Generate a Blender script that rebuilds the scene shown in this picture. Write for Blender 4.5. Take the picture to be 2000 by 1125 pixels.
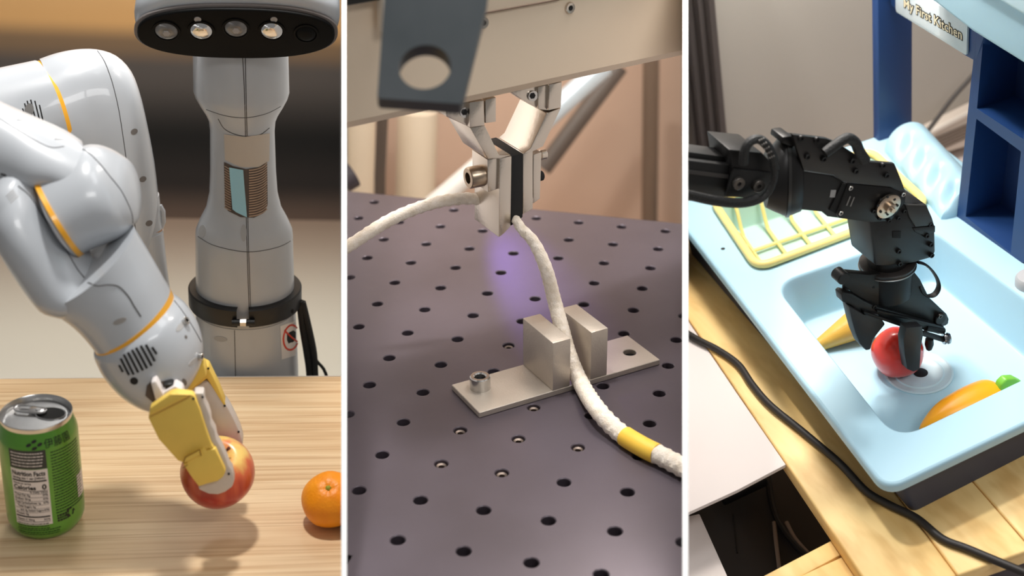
import bpy, bmesh, math, random
from mathutils import Vector as V, Matrix, noise
from mathutils.bvhtree import BVHTree
for o in list(bpy.data.objects): bpy.data.objects.remove(o)
scn = bpy.context.scene
COL = scn.collection
rad = math.radians
F = 2400.0; CX, CY = 1000.0, 562.5      # focal length in pixels of the 2000 x 1125 frame
S = 0.0005                               # one modelling unit = half a millimetre
PITCH = 26.0
# ------------------------------------------------------------------ camera
CAM = Matrix.Translation((0, 0, 1.6)) @ Matrix.Rotation(rad(90 - PITCH), 4, 'X')
cd = bpy.data.cameras.new('camera'); cam = bpy.data.objects.new('camera', cd); COL.objects.link(cam)
cam.matrix_world = CAM
cd.sensor_width = 36.0; cd.lens = 36.0 * F / 2000.0; cd.clip_start = 0.05; cd.clip_end = 60
cd.dof.use_dof = True; cd.dof.focus_distance = 1.2; cd.dof.aperture_fstop = 4.2
scn.camera = cam
scn.view_settings.view_transform = 'Standard'; scn.view_settings.look = 'None'
scn.view_settings.gamma = 1.0; scn.view_settings.use_curve_mapping = False
scn.view_settings.exposure = 0.0
# ------------------------------------------------------------------ world
wd = bpy.data.worlds.new('world'); scn.world = wd; wd.use_nodes = True
bg = wd.node_tree.nodes['Background']; bg.inputs[0].default_value = (1.0, 0.97, 0.94, 1); bg.inputs[1].default_value = 0.21

def rc(px, py): return V(((px - CX) / F, -(py - CY) / F, -1.0))

class Fr:
    """a bay's own level ground: z up from it, x along it, units of S metres"""
    def __init__(s, up, e1, e2, org, depth=2400.0, k=1.0):
        s.k = k
        up = V(up).normalized(); o = rc(*org) * depth
        h = lambda p: rc(*p) * (o.dot(up) / rc(*p).dot(up))
        x = (h(e2) - h(e1)).normalized(); y = up.cross(x)
        R = Matrix((x, y, up)).transposed().to_4x4()
        s.L2C = Matrix.Translation(o * k) @ R @ Matrix.Scale(k, 4); s.C2L = s.L2C.inverted()
        s.cam = s.C2L @ V((0, 0, 0))
        s.W = CAM @ Matrix.Scale(S, 4) @ s.L2C
        s.R = CAM.to_3x3() @ R.to_3x3()
    def ray(s, px, py): return ((s.C2L.to_3x3() @ rc(px, py)))
    def pl(s, px, py, p, n):
        r = s.ray(px, py); n = V(n); return s.cam + r * ((V(p) - s.cam).dot(n) / r.dot(n))
    def z(s, px, py, h=0.0): return s.pl(px, py, (0, 0, h), (0, 0, 1))
    def y(s, px, py, Y): return s.pl(px, py, (0, Y, 0), (0, 1, 0))
    def x(s, px, py, X): return s.pl(px, py, (X, 0, 0), (1, 0, 0))
    def d(s, px, py, dep): return s.cam + s.ray(px, py) * dep
    def proj(s, v):
        c = s.L2C @ V(v); return (CX - F * c.x / c.z, CY + F * c.y / c.z, -c.z)
    def world(s, v): return s.W @ V(v)
    def cut(s, px):      # plane through the camera along the picture column px: (point, normal towards +x)
        a = s.ray(px, 0); b = s.ray(px, 1125); n = b.cross(a).normalized()
        if n.dot(s.ray(px + 50, 500)) < 0: n = -n
        return s.cam.copy(), n
p = rad(26.0)
P1 = Fr((425, 5038, 2400), (0, 740), (667, 735), (333, 950), 2400.0, 0.95)
P2 = Fr((-0.0088, 0.8965, 0.4430), (880, 748), (1226, 657), (1090, 760))
th = math.atan(672 / 2400); pp = rad(37)
P3 = Fr((-math.sin(pp) * math.sin(th), math.cos(pp), math.sin(pp) * math.cos(th)), (1716, 935), (2000, 815), (1760, 700), 2400)
def area(name, P, loc, aim, sx, sy, w, c=(1, 1, 1), spread=180):
    l = bpy.data.lights.new(name, 'AREA'); l.shape = 'RECTANGLE'; l.size = sx * S; l.size_y = sy * S; l.energy = w; l.color = c; l.spread = rad(spread)
    o = bpy.data.objects.new(name, l); COL.objects.link(o); a = P.world(loc); b = P.world(aim)
    o.matrix_world = Matrix.Translation(a) @ (b - a).to_track_quat('-Z', 'Y').to_matrix().to_4x4(); return o
# overhead lamps of the three bays, some added to light the back walls
area('overhead_light', P1, (40, 250, 3000), (60, 0, 0), 190, 190, 14, (1, .98, .95))
area('overhead_light', P1, (0, 1200, 1500), (0, 1600, -300), 700, 500, 4, (1, .97, .93))
area('overhead_light', P2, (500, 300, 1500), (0, 100, 0), 500, 400, 8, (1, .93, .86))
area('overhead_light', P2, (900, 2300, 1500), (900, 3300, 0), 900, 500, 5, (1, .93, .86))  # added lamp, aimed at the back wall to brighten it
area('overhead_light', P3, (250, 150, 2200), (100, 150, 0), 900, 700, 2.4, (1, 1, 1))
area('overhead_light', P3, (500, 700, 1300), (700, 1300, 300), 900, 500, 0.75, (1, .98, .96), 80)  # added lamp, its narrow spread kept on the back wall
# unseen fill added behind the camera to light the partitions' front edges and everything that faces them
area('added_front_fill', P2, (0, -2600, 2600), (0, 0, 0), 1500, 600, 7.2, (1, .99, .97))
l_ = bpy.data.lights.new('violet_spot', 'SPOT'); l_.energy = 17.0; l_.color = (.35, .2, 1); l_.spot_size = rad(11); l_.spot_blend = 1.0; l_.shadow_soft_size = 0.01
o_ = bpy.data.objects.new('violet_spot', l_); COL.objects.link(o_); a_ = P2.world(P2.z(1100, 404) + V((60, 900, 330))); b_v = P2.world(P2.z(1062, 560))
o_.matrix_world = Matrix.Translation(a_) @ (b_v - a_).to_track_quat('-Z', 'Y').to_matrix().to_4x4()
# ------------------------------------------------------------------ materials
def lin(c):
    c = c / 255.0
    return c / 12.92 if c <= 0.04045 else ((c + 0.055) / 1.055) ** 2.4
def col(c): return (lin(c[0]), lin(c[1]), lin(c[2]), 1.0)
MT = {}
def mat(name, c, rough=0.5, metal=0.0, var=0.0, vs=20.0, bump=0.0, bs=60.0, coat=0.0, spec=0.5, c2=None, aniso=None, trans=0.0, sss=0.0, emit=None):
    m = bpy.data.materials.new(name); m.use_nodes = True; nt = m.node_tree; N = nt.nodes; L = nt.links
    b = N['Principled BSDF']
    b.inputs['Base Color'].default_value = col(c); b.inputs['Roughness'].default_value = rough
    b.inputs['Metallic'].default_value = metal; b.inputs['Coat Weight'].default_value = coat
    b.inputs['Specular IOR Level'].default_value = spec
    b.inputs['Transmission Weight'].default_value = trans
    if sss: b.inputs['Subsurface Weight'].default_value = sss; b.inputs['Subsurface Radius'].default_value = (0.01, 0.008, 0.006); b.inputs['Subsurface Scale'].default_value = 1.0
    tc = N.new('ShaderNodeTexCoord')
    if var or c2:
        n = N.new('ShaderNodeTexNoise'); n.inputs['Scale'].default_value = vs; n.inputs['Detail'].default_value = 5
        mp = N.new('ShaderNodeMapping'); L.new(tc.outputs['Object'], mp.inputs[0]); L.new(mp.outputs[0], n.inputs[0])
        if aniso: mp.inputs['Scale'].default_value = aniso
        r = N.new('ShaderNodeValToRGB'); r.color_ramp.elements[0].position = 0.3; r.color_ramp.elements[1].position = 0.7
        ca = col(c); cb = col(c2) if c2 else tuple(min(1, x * (1 - var)) for x in ca[:3]) + (1,)
        r.color_ramp.elements[0].color = cb; r.color_ramp.elements[1].color = ca
        L.new(n.outputs[0], r.inputs[0]); L.new(r.outputs[0], b.inputs['Base Color'])
    if bump:
        n = N.new('ShaderNodeTexNoise'); n.inputs['Scale'].default_value = bs; n.inputs['Detail'].default_value = 4
        L.new(tc.outputs['Object'], n.inputs[0])
        bp = N.new('ShaderNodeBump'); bp.inputs['Strength'].default_value = bump; bp.inputs['Distance'].default_value = 0.001
        L.new(n.outputs[0], bp.inputs['Height']); L.new(bp.outputs[0], b.inputs['Normal'])
    if emit: b.inputs['Emission Color'].default_value = col(c); b.inputs['Emission Strength'].default_value = emit
    MT[name] = m
    return m
# ------------------------------------------------------------------ objects
def root(P, name, base, label, cat, group=None, kind=None):
    o = bpy.data.objects.new(name, None); COL.objects.link(o); o.empty_display_size = 0.02
    o.matrix_world = Matrix.Translation(P.world(base)) @ P.R.to_4x4()
    o['label'] = label; o['category'] = cat
    if group: o['group'] = group
    if kind: o['kind'] = kind
    ROOT[o.name] = V(base); LEV[o.name] = P
    return o
ROOT = {}; LEV = {}
def add(P, name, bm, m, parent=None, base=None, label=None, cat=None, group=None, kind=None, ang=35, smooth=True, fix=True):
    """links bm (in the bay's units) as one mesh object; a child keeps its thing's axes"""
    if parent is not None: b = ROOT[parent.name]
    else: b = V(base) if base is not None else V((0, 0, 0))
    bm.verts.index_update()
    if fix: bmesh.ops.recalc_face_normals(bm, faces=bm.faces[:])
    ca = math.cos(rad(ang))
    for f in bm.faces: f.smooth = smooth
    for e in bm.edges:
        if len(e.link_faces) == 2 and e.link_faces[0].normal.dot(e.link_faces[1].normal) < ca: e.smooth = False
    for v in bm.verts: v.co = (v.co - b) * (S * P.k)
    me = bpy.data.meshes.new(name); bm.to_mesh(me); bm.free()
    if isinstance(m, (list, tuple)):
        for k in m: me.materials.append(k)
    elif m: me.materials.append(m)
    o = bpy.data.objects.new(name, me); COL.objects.link(o)
    if parent is not None:
        o.parent = parent
    else:
        o.matrix_world = Matrix.Translation(P.world(b)) @ P.R.to_4x4()
        if label: o['label'] = label; o['category'] = cat
        if group: o['group'] = group
    if parent is not None and label: o['label'] = label
    if kind: o['kind'] = kind
    ROOT[o.name] = b.copy(); LEV[o.name] = P
    return o
def clip(P, bm, px, keep=1, fill=True):
    """cuts a body off where it meets the partition seen at picture column px"""
    c, n = P.cut(px)
    r = bmesh.ops.bisect_plane(bm, geom=bm.verts[:] + bm.edges[:] + bm.faces[:], plane_co=c, plane_no=n, clear_inner=keep > 0, clear_outer=keep < 0)
    if fill:
        e = [x for x in r['geom_cut'] if isinstance(x, bmesh.types.BMEdge)]
        if e: bmesh.ops.holes_fill(bm, edges=e, sides=0)
    return bm
def clip2(P, bm, a, b, fill=True):
    clip(P, bm, a, 1, fill); return clip(P, bm, b, -1, fill)
def merge(*bms):
    o = bms[0]
    for b in bms[1:]:
        me = bpy.data.meshes.new('t'); b.to_mesh(me); o.from_mesh(me); bpy.data.meshes.remove(me); b.free()
    return o
# ------------------------------------------------------------------ shapes
def bevel(bm, w, seg=2, ang=30):
    if w <= 0: return bm
    bmesh.ops.recalc_face_normals(bm, faces=bm.faces[:])
    es = [e for e in bm.edges if len(e.link_faces) == 2 and e.link_faces[0].normal.dot(e.link_faces[1].normal) < math.cos(rad(ang))]
    bmesh.ops.bevel(bm, geom=es, offset=w, offset_type='OFFSET', segments=seg, profile=0.5, affect='EDGES', clamp_overlap=True)
    return bm
def slab(pts, vec, bev=0.0, seg=2, holes=None):
    """polygon of coplanar points thickened along vec"""
    bm = bmesh.new(); vec = V(vec)
    a = [bm.verts.new(p) for p in pts]; b = [bm.verts.new(V(p) + vec) for p in pts]
    n = len(pts)
    bm.faces.new(a); bm.faces.new(b[::-1])
    for i in range(n): bm.faces.new((a[i], b[i], b[(i + 1) % n], a[(i + 1) % n]))
    bmesh.ops.recalc_face_normals(bm, faces=bm.faces[:])
    return bevel(bm, bev, seg)
def box(o, u, v, w, bev=0.0, seg=2):
    o, u, v, w = V(o), V(u), V(v), V(w)
    return slab([o, o + u, o + u + v, o + v], w, bev, seg)
def smooth_path(pts, k=6, closed=False):
    pts = [V(p) for p in pts]; out = []; n = len(pts)
    rng = range(n if closed else n - 1)
    for i in rng:
        g = (lambda j: pts[j % n]) if closed else (lambda j: pts[max(0, min(n - 1, j))])
        a, b, c, d = g(i - 1), g(i), g(i + 1), g(i + 2)
        for s in range(k):
            t = s / k
            out.append(0.5 * ((2 * b) + (c - a) * t + (2 * a - 5 * b + 4 * c - d) * t * t + (3 * b - a - 3 * c + d) * t ** 3))
    if not closed: out.append(pts[-1])
    return out
def tube(pts, r, n=10, closed=False, cap=True, flat=None, ref=None):
    """r: number or list; flat: second radius factor (ribbon)"""
    bm = bmesh.new(); pts = [V(p) for p in pts]; N = len(pts); rings = []
    T = []
    for i in range(N):
        a = pts[(i - 1) % N] if closed or i else pts[0]; b = pts[(i + 1) % N] if closed or i < N - 1 else pts[-1]
        t = (b - a); T.append(t.normalized() if t.length > 1e-9 else V((0, 0, 1)))
    u = V(ref) if ref is not None else (V((0, 0, 1)) if abs(T[0].z) < 0.9 else V((1, 0, 0)))
    for i in range(N):
        u = (u - T[i] * u.dot(T[i]))
        u = u.normalized() if u.length > 1e-6 else T[i].orthogonal().normalized()
        w = T[i].cross(u); rr = r[i] if isinstance(r, (list, tuple)) else r
        f = flat if flat else 1.0
        rings.append([bm.verts.new(pts[i] + u * rr * f * math.cos(2 * math.pi * k / n) + w * rr * math.sin(2 * math.pi * k / n)) for k in range(n)])
    for i in range(N if closed else N - 1):
        A, B = rings[i], rings[(i + 1) % N]
        for k in range(n): bm.faces.new((A[k], A[(k + 1) % n], B[(k + 1) % n], B[k]))
    if cap and not closed: bm.faces.new(rings[0][::-1]); bm.faces.new(rings[-1])
    return bm
def axes(ax, ref=None):
    z = V(ax).normalized(); r = V(ref) if ref is not None else (V((1, 0, 0)) if abs(z.x) < 0.9 else V((0, 1, 0)))
    x = (r - z * r.dot(z)).normalized(); return x, z.cross(x), z
def lathe(prof, o, ax=(0, 0, 1), n=40, ref=None, sx=1.0, sy=1.0, cap=True, a0=0.0, a1=2 * math.pi):
    bm = bmesh.new(); o = V(o); x, y, z = axes(ax, ref); full = abs(a1 - a0 - 2 * math.pi) < 1e-6
    m = n if full else n + 1; rings = []
    for r, h in prof:
        if r <= 1e-6: rings.append([bm.verts.new(o + z * h)] * m)
        else: rings.append([bm.verts.new(o + z * h + x * r * sx * math.cos(a0 + (a1 - a0) * k / n) + y * r * sy * math.sin(a0 + (a1 - a0) * k / n)) for k in range(m)])
    for A, B in zip(rings, rings[1:]):
        for k in range(n):
            j = (k + 1) % m; q = []
            for v in (A[k], A[j], B[j], B[k]):
                if v not in q: q.append(v)
            if len(q) > 2:
                try: bm.faces.new(q)
                except ValueError: pass
    if cap and full:
        for R in (rings[0], rings[-1]):
            if R[0] is not R[1]:
                try: bm.faces.new(R)
                except ValueError: pass
    return bm
def cyl(o, ax, r, h, n=24, bev=0.0, r2=None, ref=None):
    r2 = r if r2 is None else r2
    if bev: return lathe([(r - bev, 0), (r, bev), (r2, h - bev), (r2 - bev, h)], o, ax, n, ref)
    return lathe([(r, 0), (r2, h)], o, ax, n, ref)
def ring(o, ax, ri, ro, h, n=32, bev=0.5):
    return lathe([(ri, 0), (ro - bev, 0), (ro, bev), (ro, h - bev), (ro - bev, h), (ri, h), (ri, 0)], o, ax, n, cap=False)
def loft(P, st, n=32, r0=0, r1=0, e=2.0, bul=(0, 0)):
    """a body through stations (left px, py, right px, py, Y, half depth b[, exponent]): each a ring whose rims are seen there; r0, r1 round the ends (units)"""
    bm = bmesh.new(); C = []
    for s in st:
        Yl = s[4] if not isinstance(s[4], tuple) else s[4][0]; Yr = s[4] if not isinstance(s[4], tuple) else s[4][1]
        L, R = (s[0], s[2]) if isinstance(s[0], V) else (P.y(s[0], s[1], Yl), P.y(s[2], s[3], Yr)); c = (L + R) / 2; u = (R - L) / 2
        w = (c - P.cam).normalized(); d = (w - u * (w.dot(u) / u.dot(u))).normalized()
        d = d * s[5]
        if bul != (0, 0):
            q = P.proj(c); d = d - (P.pl(q[0] + bul[0], q[1] + bul[1], c, w) - c)
        C.append([c, u, d, s[6] if len(s) > 6 else e])
    def ends(i, j, r):
        ax = (C[i][0] - C[j][0]).normalized(); out = []
        for k in (1, 2, 3, 4):
            t = k * math.pi / 8.6
            out.append([C[i][0] + ax * r * math.sin(t), C[i][1] * math.cos(t), C[i][2] * math.cos(t), C[i][3]])
        return out
    full = C
    if r0: full = ends(0, 1, r0)[::-1] + full
    if r1: full = full + ends(-1, -2, r1)
    rings = []
    for c, u, d, ee in full:
        R = []
        for k in range(n):
            t = 2 * math.pi * k / n; a, b = math.cos(t), math.sin(t)
            R.append(bm.verts.new(c + u * math.copysign(abs(a) ** (2 / ee), a) + d * math.copysign(abs(b) ** (2 / ee), b)))
        rings.append(R)
    for A, B in zip(rings, rings[1:]):
        for k in range(n): bm.faces.new((A[k], A[(k + 1) % n], B[(k + 1) % n], B[k]))
    bm.faces.new(rings[0]); bm.faces.new(rings[-1][::-1])
    bmesh.ops.recalc_face_normals(bm, faces=bm.faces[:])
    return bm
def dense(st, k=3):
    """Catmull-Rom between stations"""
    out = []; n = len(st)
    f = lambda s: [x for x in s]
    for i in range(n - 1):
        a, b, c, d = st[max(0, i - 1)], st[i], st[i + 1], st[min(n - 1, i + 2)]
        for q in range(k):
            t = q / k
            out.append(tuple(0.5 * ((2 * B) + (Cc - A) * t + (2 * A - 5 * B + 4 * Cc - D) * t * t + (3 * B - A - 3 * Cc + D) * t ** 3) for A, B, Cc, D in zip(a, b, c, d)))
    out.append(st[-1]); return out
class Surf:
    """for fixing small parts on a finished surface"""
    def __init__(s, P, *bms):
        s.P = P; vs = []; fs = []
        for bm in bms:
            bm.verts.index_update(); o = len(vs)
            vs += [v.co.copy() for v in bm.verts]; fs += [[o + v.index for v in f.verts] for f in bm.faces]
        s.t = BVHTree.FromPolygons(vs, fs)
    def at(s, px, py):
        r = s.P.ray(px, py).normalized(); h = s.t.ray_cast(s.P.cam, r)
        if h[0] is None: return None, None
        n = h[1] if h[1].dot(r) < 0 else -h[1]
        return h[0], n
    def path(s, pts, step=5.0, lift=0.0):
        out = []
        q = smooth_path([(a, b, 0) for a, b in pts], 6) if len(pts) > 2 else [V((*pts[0], 0)), V((*pts[1], 0))]
        for a, b in zip(q, q[1:]):
            m = max(1, int((b - a).length / step))
            for k in range(m):
                c = a + (b - a) * (k / m); h, n = s.at(c.x, c.y)
                if h is not None and (not out or (h - out[-1]).length < 60): out.append(h + n * lift)
        h, n = s.at(q[-1].x, q[-1].y)
        if h is not None: out.append(h + n * lift)
        return out
    def line(s, pts, r=0.8, n=6, lift=0.0, step=5.0):
        p = s.path(pts, step, lift)
        return tube(p, r, n) if len(p) > 1 else None
def seams(P, surf, lists, r, m, parent, name='seam', lift=0.0, step=5.0):
    b = [x for x in (surf.line(l, r, 6, lift, step) for l in lists) if x is not None]
    if b: return add(P, name, merge(*b), m, parent)
def screw(P, o, ax, r, h, m, md, parent, name='screw', hexr=0.5, lab=None):
    """socket head screw with a recessed hexagon"""
    prof = [(0, h * 0.45), (r * hexr, h * 0.45)]
    b = lathe([(r * hexr, h * 0.4), (r * hexr, h - 0.05 * r), (r * 0.62, h), (r * 0.9, h), (r, h * 0.86), (r, -h * 0.3)], o, ax, 18, cap=False)
    s = add(P, name, b, m, parent, label=lab)
    add(P, 'socket', cyl(V(o) + V(ax).normalized() * h * 0.1, ax, r * hexr * 1.02, h * 0.35, 6), md, s)
    return s
def text(s, size=1.0, font=None, bold=0.0, res=2, ax='LEFT', ext=0.0):
    """flat lettering in the xy plane as a bmesh, its width"""
    cu = bpy.data.curves.new('t', 'FONT'); cu.body = s; cu.size = size; cu.resolution_u = res; cu.offset = bold; cu.align_x = ax
    o = bpy.data.objects.new('t', cu); COL.objects.link(o)
    dg = bpy.context.evaluated_depsgraph_get(); me = bpy.data.meshes.new_from_object(o.evaluated_get(dg))
    bm = bmesh.new(); bm.from_mesh(me); bpy.data.objects.remove(o); bpy.data.curves.remove(cu); bpy.data.meshes.remove(me)
    return bm
def bbx(bm):
    xs = [v.co.x for v in bm.verts]; ys = [v.co.y for v in bm.verts]
    return (min(xs), max(xs), min(ys), max(ys)) if xs else (0, 1, 0, 1)
def sphere(o, r, n=24, m=14, fn=None, ax=(0, 0, 1), ref=None):
    x, y, z = axes(ax, ref); bm = bmesh.new(); o = V(o); rows = []
    for i in range(m + 1):
        t = math.pi * i / m; row = []
        for k in range(n):
            a = 2 * math.pi * k / n; dvec = V((math.sin(t) * math.cos(a), math.sin(t) * math.sin(a), math.cos(t)))
            q = fn(dvec) if fn else dvec * 1.0
            row.append(o + (x * q.x + y * q.y + z * q.z) * r)
        rows.append([bm.verts.new(row[0])] * n if i in (0, m) else [bm.verts.new(c) for c in row])
    for A, B in zip(rows, rows[1:]):
        for k in range(n):
            q = []
            for v in (A[k], A[(k + 1) % n], B[(k + 1) % n], B[k]):
                if v not in q: q.append(v)
            if len(q) > 2: bm.faces.new(q)
    return bm
class Empty: pass
def patch(surf, poly, lift=0.6, step=8.0, th=0.0):
    bm = bmesh.new(); bm.faces.new([bm.verts.new((a, b, 0)) for a, b in poly])
    x0, x1, y0, y1 = bbx(bm)
    k = x0 + step
    while k < x1:
        bmesh.ops.bisect_plane(bm, geom=bm.verts[:] + bm.edges[:] + bm.faces[:], plane_co=(k, 0, 0), plane_no=(1, 0, 0)); k += step
    k = y0 + step
    while k < y1:
        bmesh.ops.bisect_plane(bm, geom=bm.verts[:] + bm.edges[:] + bm.faces[:], plane_co=(0, k, 0), plane_no=(0, 1, 0)); k += step
    return onto(surf, bm, lift)
def onto(surf, bm, lift=0.6, hom=None):
    dead = []
    for v in bm.verts:
        h, n = surf.at(v.co.x, v.co.y)
        if h is None: dead.append(v)
        else: v.co = h + n * lift
    if dead: bmesh.ops.delete(bm, geom=dead, context='VERTS')
    return bm
def ell(cx, cy, a, b, rot=0.0, n=20, e=2.0, a0=0.0, a1=360.0):
    out = []; c, s = math.cos(rad(rot)), math.sin(rad(rot)); full = abs(a1 - a0) >= 360
    for k in range(n if full else n + 1):
        t = rad(a0 + (a1 - a0) * k / n); x = a * math.copysign(abs(math.cos(t)) ** (2 / e), math.cos(t)); y = b * math.copysign(abs(math.sin(t)) ** (2 / e), math.sin(t))
        out.append((cx + x * c - y * s, cy + x * s + y * c))
    return out
def bump(surf, px, py, a, b, rot, h, n=16, sink=0.4):
    """a low oval boss or plug lying on the surface"""
    c, nn = surf.at(px, py)
    if c is None: return None
    bm = patch(surf, ell(px, py, a, b, rot, n), h)
    r = bmesh.ops.extrude_face_region(bm, geom=bm.faces[:])
    for v in [g for g in r['geom'] if isinstance(g, bmesh.types.BMVert)]: v.co -= nn * (h + 1)
    return bm
# ---- partitions between the three bays (their front edges face the camera)
m_part = mat('white_partition_paint', (255, 255, 255), 0.6)
def partition(pa, pb, name, dt=2330.0, db=1830.0, dback=5200.0, top=-500, bot=1500):
    P = P2; bm = bmesh.new(); pm = (pa + pb) / 2; vs = []
    for py in (top, bot):
        d = dt + (db - dt) * (py / 1125.0)
        a, b = P.d(pa, py, d), P.d(pb, py, d); h = (b - a) * 0.46; c = P.d(pm, py, dback)
        vs.append([bm.verts.new(v) for v in (a, b, c + h, c - h)])
    A, B = vs
    bm.faces.new(A); bm.faces.new(B)
    for i in range(4): bm.faces.new((A[i], A[(i + 1) % 4], B[(i + 1) % 4], B[i]))
    return add(P, name, bm, m_part, base=P.d(pm, bot, db), kind='structure')
partition(667, 677.3, 'wall_left')
partition(1333, 1344, 'wall_right')
# =================================================================== BAY 1: white robot hand over an oak table
P = P1
white = mat('white_robot_paint', (184, 188, 193), 0.3, coat=0.35, var=0.05, vs=30)
seamm = mat('dark_seam', (70, 68, 68), 0.6)
blackm = mat('black_plastic', (14, 14, 14), 0.45)
glossb = mat('black_glass', (10, 10, 10), 0.5, spec=0.12)
amber = mat('amber_light_ring', (240, 170, 40), 0.35, coat=0.4, sss=0.05)
yel = mat('yellow_shell_plastic', (236, 200, 92), 0.5, var=0.05, vs=60)
sil = mat('milky_silicone', (205, 195, 186), 0.35, sss=0.15, var=0.06, vs=80)
greyp = mat('grey_plastic', (150, 146, 142), 0.5)
steel = mat('polished_steel', (200, 198, 195), 0.22, metal=1.0)
# --- floor and far wall of the bay
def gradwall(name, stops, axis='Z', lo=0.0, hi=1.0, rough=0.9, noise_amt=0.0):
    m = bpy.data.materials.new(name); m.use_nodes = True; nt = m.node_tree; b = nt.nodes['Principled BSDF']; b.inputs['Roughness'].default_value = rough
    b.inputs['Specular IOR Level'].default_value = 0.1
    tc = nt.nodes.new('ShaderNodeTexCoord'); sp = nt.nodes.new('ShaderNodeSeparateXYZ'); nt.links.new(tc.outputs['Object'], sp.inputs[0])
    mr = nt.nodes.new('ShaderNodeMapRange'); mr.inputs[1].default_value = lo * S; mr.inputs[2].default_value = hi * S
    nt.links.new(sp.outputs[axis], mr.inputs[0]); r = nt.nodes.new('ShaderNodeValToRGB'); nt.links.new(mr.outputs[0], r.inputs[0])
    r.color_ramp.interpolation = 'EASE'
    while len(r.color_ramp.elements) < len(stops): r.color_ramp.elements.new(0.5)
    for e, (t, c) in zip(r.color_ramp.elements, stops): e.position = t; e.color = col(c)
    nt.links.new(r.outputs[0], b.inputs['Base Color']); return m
ZF = -500.0; YW = 2550.0
floor1 = gradwall('pale_floor_paint', [(0, (204, 204, 196)), (0.45, (192, 186, 172)), (1, (150, 128, 110))], 'Y', 500, YW)
bm = slab([V((-1400, 300, ZF)), V((1500, 300, ZF)), V((1500, YW, ZF)), V((-1400, YW, ZF))], (0, 0, -20)); clip(P, bm, 667, -1)
add(P, 'floor', bm, floor1, base=(0, 0, 0), kind='structure')
# far wall: dark band painted between a brown skirting zone and tan upper part
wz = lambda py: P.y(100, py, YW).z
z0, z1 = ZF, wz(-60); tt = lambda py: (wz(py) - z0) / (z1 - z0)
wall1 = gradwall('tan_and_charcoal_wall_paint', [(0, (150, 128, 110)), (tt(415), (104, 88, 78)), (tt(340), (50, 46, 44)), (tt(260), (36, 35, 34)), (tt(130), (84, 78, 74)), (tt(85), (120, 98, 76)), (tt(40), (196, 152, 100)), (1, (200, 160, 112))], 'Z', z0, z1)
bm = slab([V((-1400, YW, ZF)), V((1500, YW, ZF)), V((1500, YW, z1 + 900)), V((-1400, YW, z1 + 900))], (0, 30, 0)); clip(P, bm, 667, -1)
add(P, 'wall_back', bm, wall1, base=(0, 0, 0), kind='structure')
# --- oak table
def wood(name, c1, c2, c3, sc, rough=0.5, wav=True, fine=(1, 14, 1)):
    m = bpy.data.materials.new(name); m.use_nodes = True; nt = m.node_tree; N = nt.nodes; L = nt.links; b = N['Principled BSDF']; b.inputs['Roughness'].default_value = rough
    tc = N.new('ShaderNodeTexCoord'); mp = N.new('ShaderNodeMapping'); mp.inputs['Scale'].default_value = sc; L.new(tc.outputs['Object'], mp.inputs[0])
    n1 = N.new('ShaderNodeTexNoise'); n1.inputs['Scale'].default_value = 1; n1.inputs['Detail'].default_value = 6; n1.inputs['Distortion'].default_value = 0.6; L.new(mp.outputs[0], n1.inputs[0])
    r = N.new('ShaderNodeValToRGB'); r.color_ramp.elements[0].position = 0.34; r.color_ramp.elements[0].color = col(c2); r.color_ramp.elements[1].position = 0.62; r.color_ramp.elements[1].color = col(c1)
    L.new(n1.outputs[0], r.inputs[0])
    mp2 = N.new('ShaderNodeMapping'); mp2.inputs['Scale'].default_value = tuple(a * b_ for a, b_ in zip(sc, (1.5, 4, 4))); L.new(tc.outputs['Object'], mp2.inputs[0])
    n2 = N.new('ShaderNodeTexNoise'); n2.inputs['Scale'].default_value = 1; n2.inputs['Detail'].default_value = 3; L.new(mp2.outputs[0], n2.inputs[0])
    r2 = N.new('ShaderNodeValToRGB'); r2.color_ramp.elements[0].position = 0.36; r2.color_ramp.elements[0].color = (1, 1, 1, 1); r2.color_ramp.elements[1].position = 0.5; r2.color_ramp.elements[1].color = (0, 0, 0, 1)
    L.new(n2.outputs[0], r2.inputs[0])
    mx = N.new('ShaderNodeMix'); mx.data_type = 'RGBA'; L.new(r.outputs[0], mx.inputs[6]); mx.inputs[7].default_value = col(c3)
    mul = N.new('ShaderNodeMath'); mul.operation = 'MULTIPLY'; mul.inputs[1].default_value = 0.6; L.new(r2.outputs[0], mul.inputs[0]); L.new(mul.outputs[0], mx.inputs[0])
    L.new(mx.outputs[2], b.inputs['Base Color'])
    return m
oak = wood('light_oak_laminate', (228, 200, 160), (212, 178, 136), (186, 146, 104), (3.0, 75.0, 75.0), 0.45)
edge = mat('table_edge_band', (200, 190, 180), 0.5)
ye = P.z(333, 737).y
tb = root(P, 'wooden_table', (0, 0, -700), 'light oak table with straight horizontal grain under the green can and the white robot hand', 'table')
bm = slab([V((-620, -520, 0)), V((700, -520, 0)), V((700, ye, 0)), V((-620, ye, 0))], (0, 0, -36), 2); clip(P, bm, 667, -1)
add(P, 'tabletop', bm, oak, tb)
bm = slab([V((-620, ye + 1, -1)), V((700, ye + 1, -1)), V((700, ye + 1, -35)), V((-620, ye + 1, -35))], (0, 3, 0)); clip(P, bm, 667, -1)
add(P, 'edge_band', bm, edge, tb)
for x, y in ((-560, -460), (-560, 370), (120, 370), (0, -460)): add(P, 'leg', box((x, y, -700), (40, 0, 0), (0, 40, 0), (0, 0, 664), 3), greyp, tb)
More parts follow.
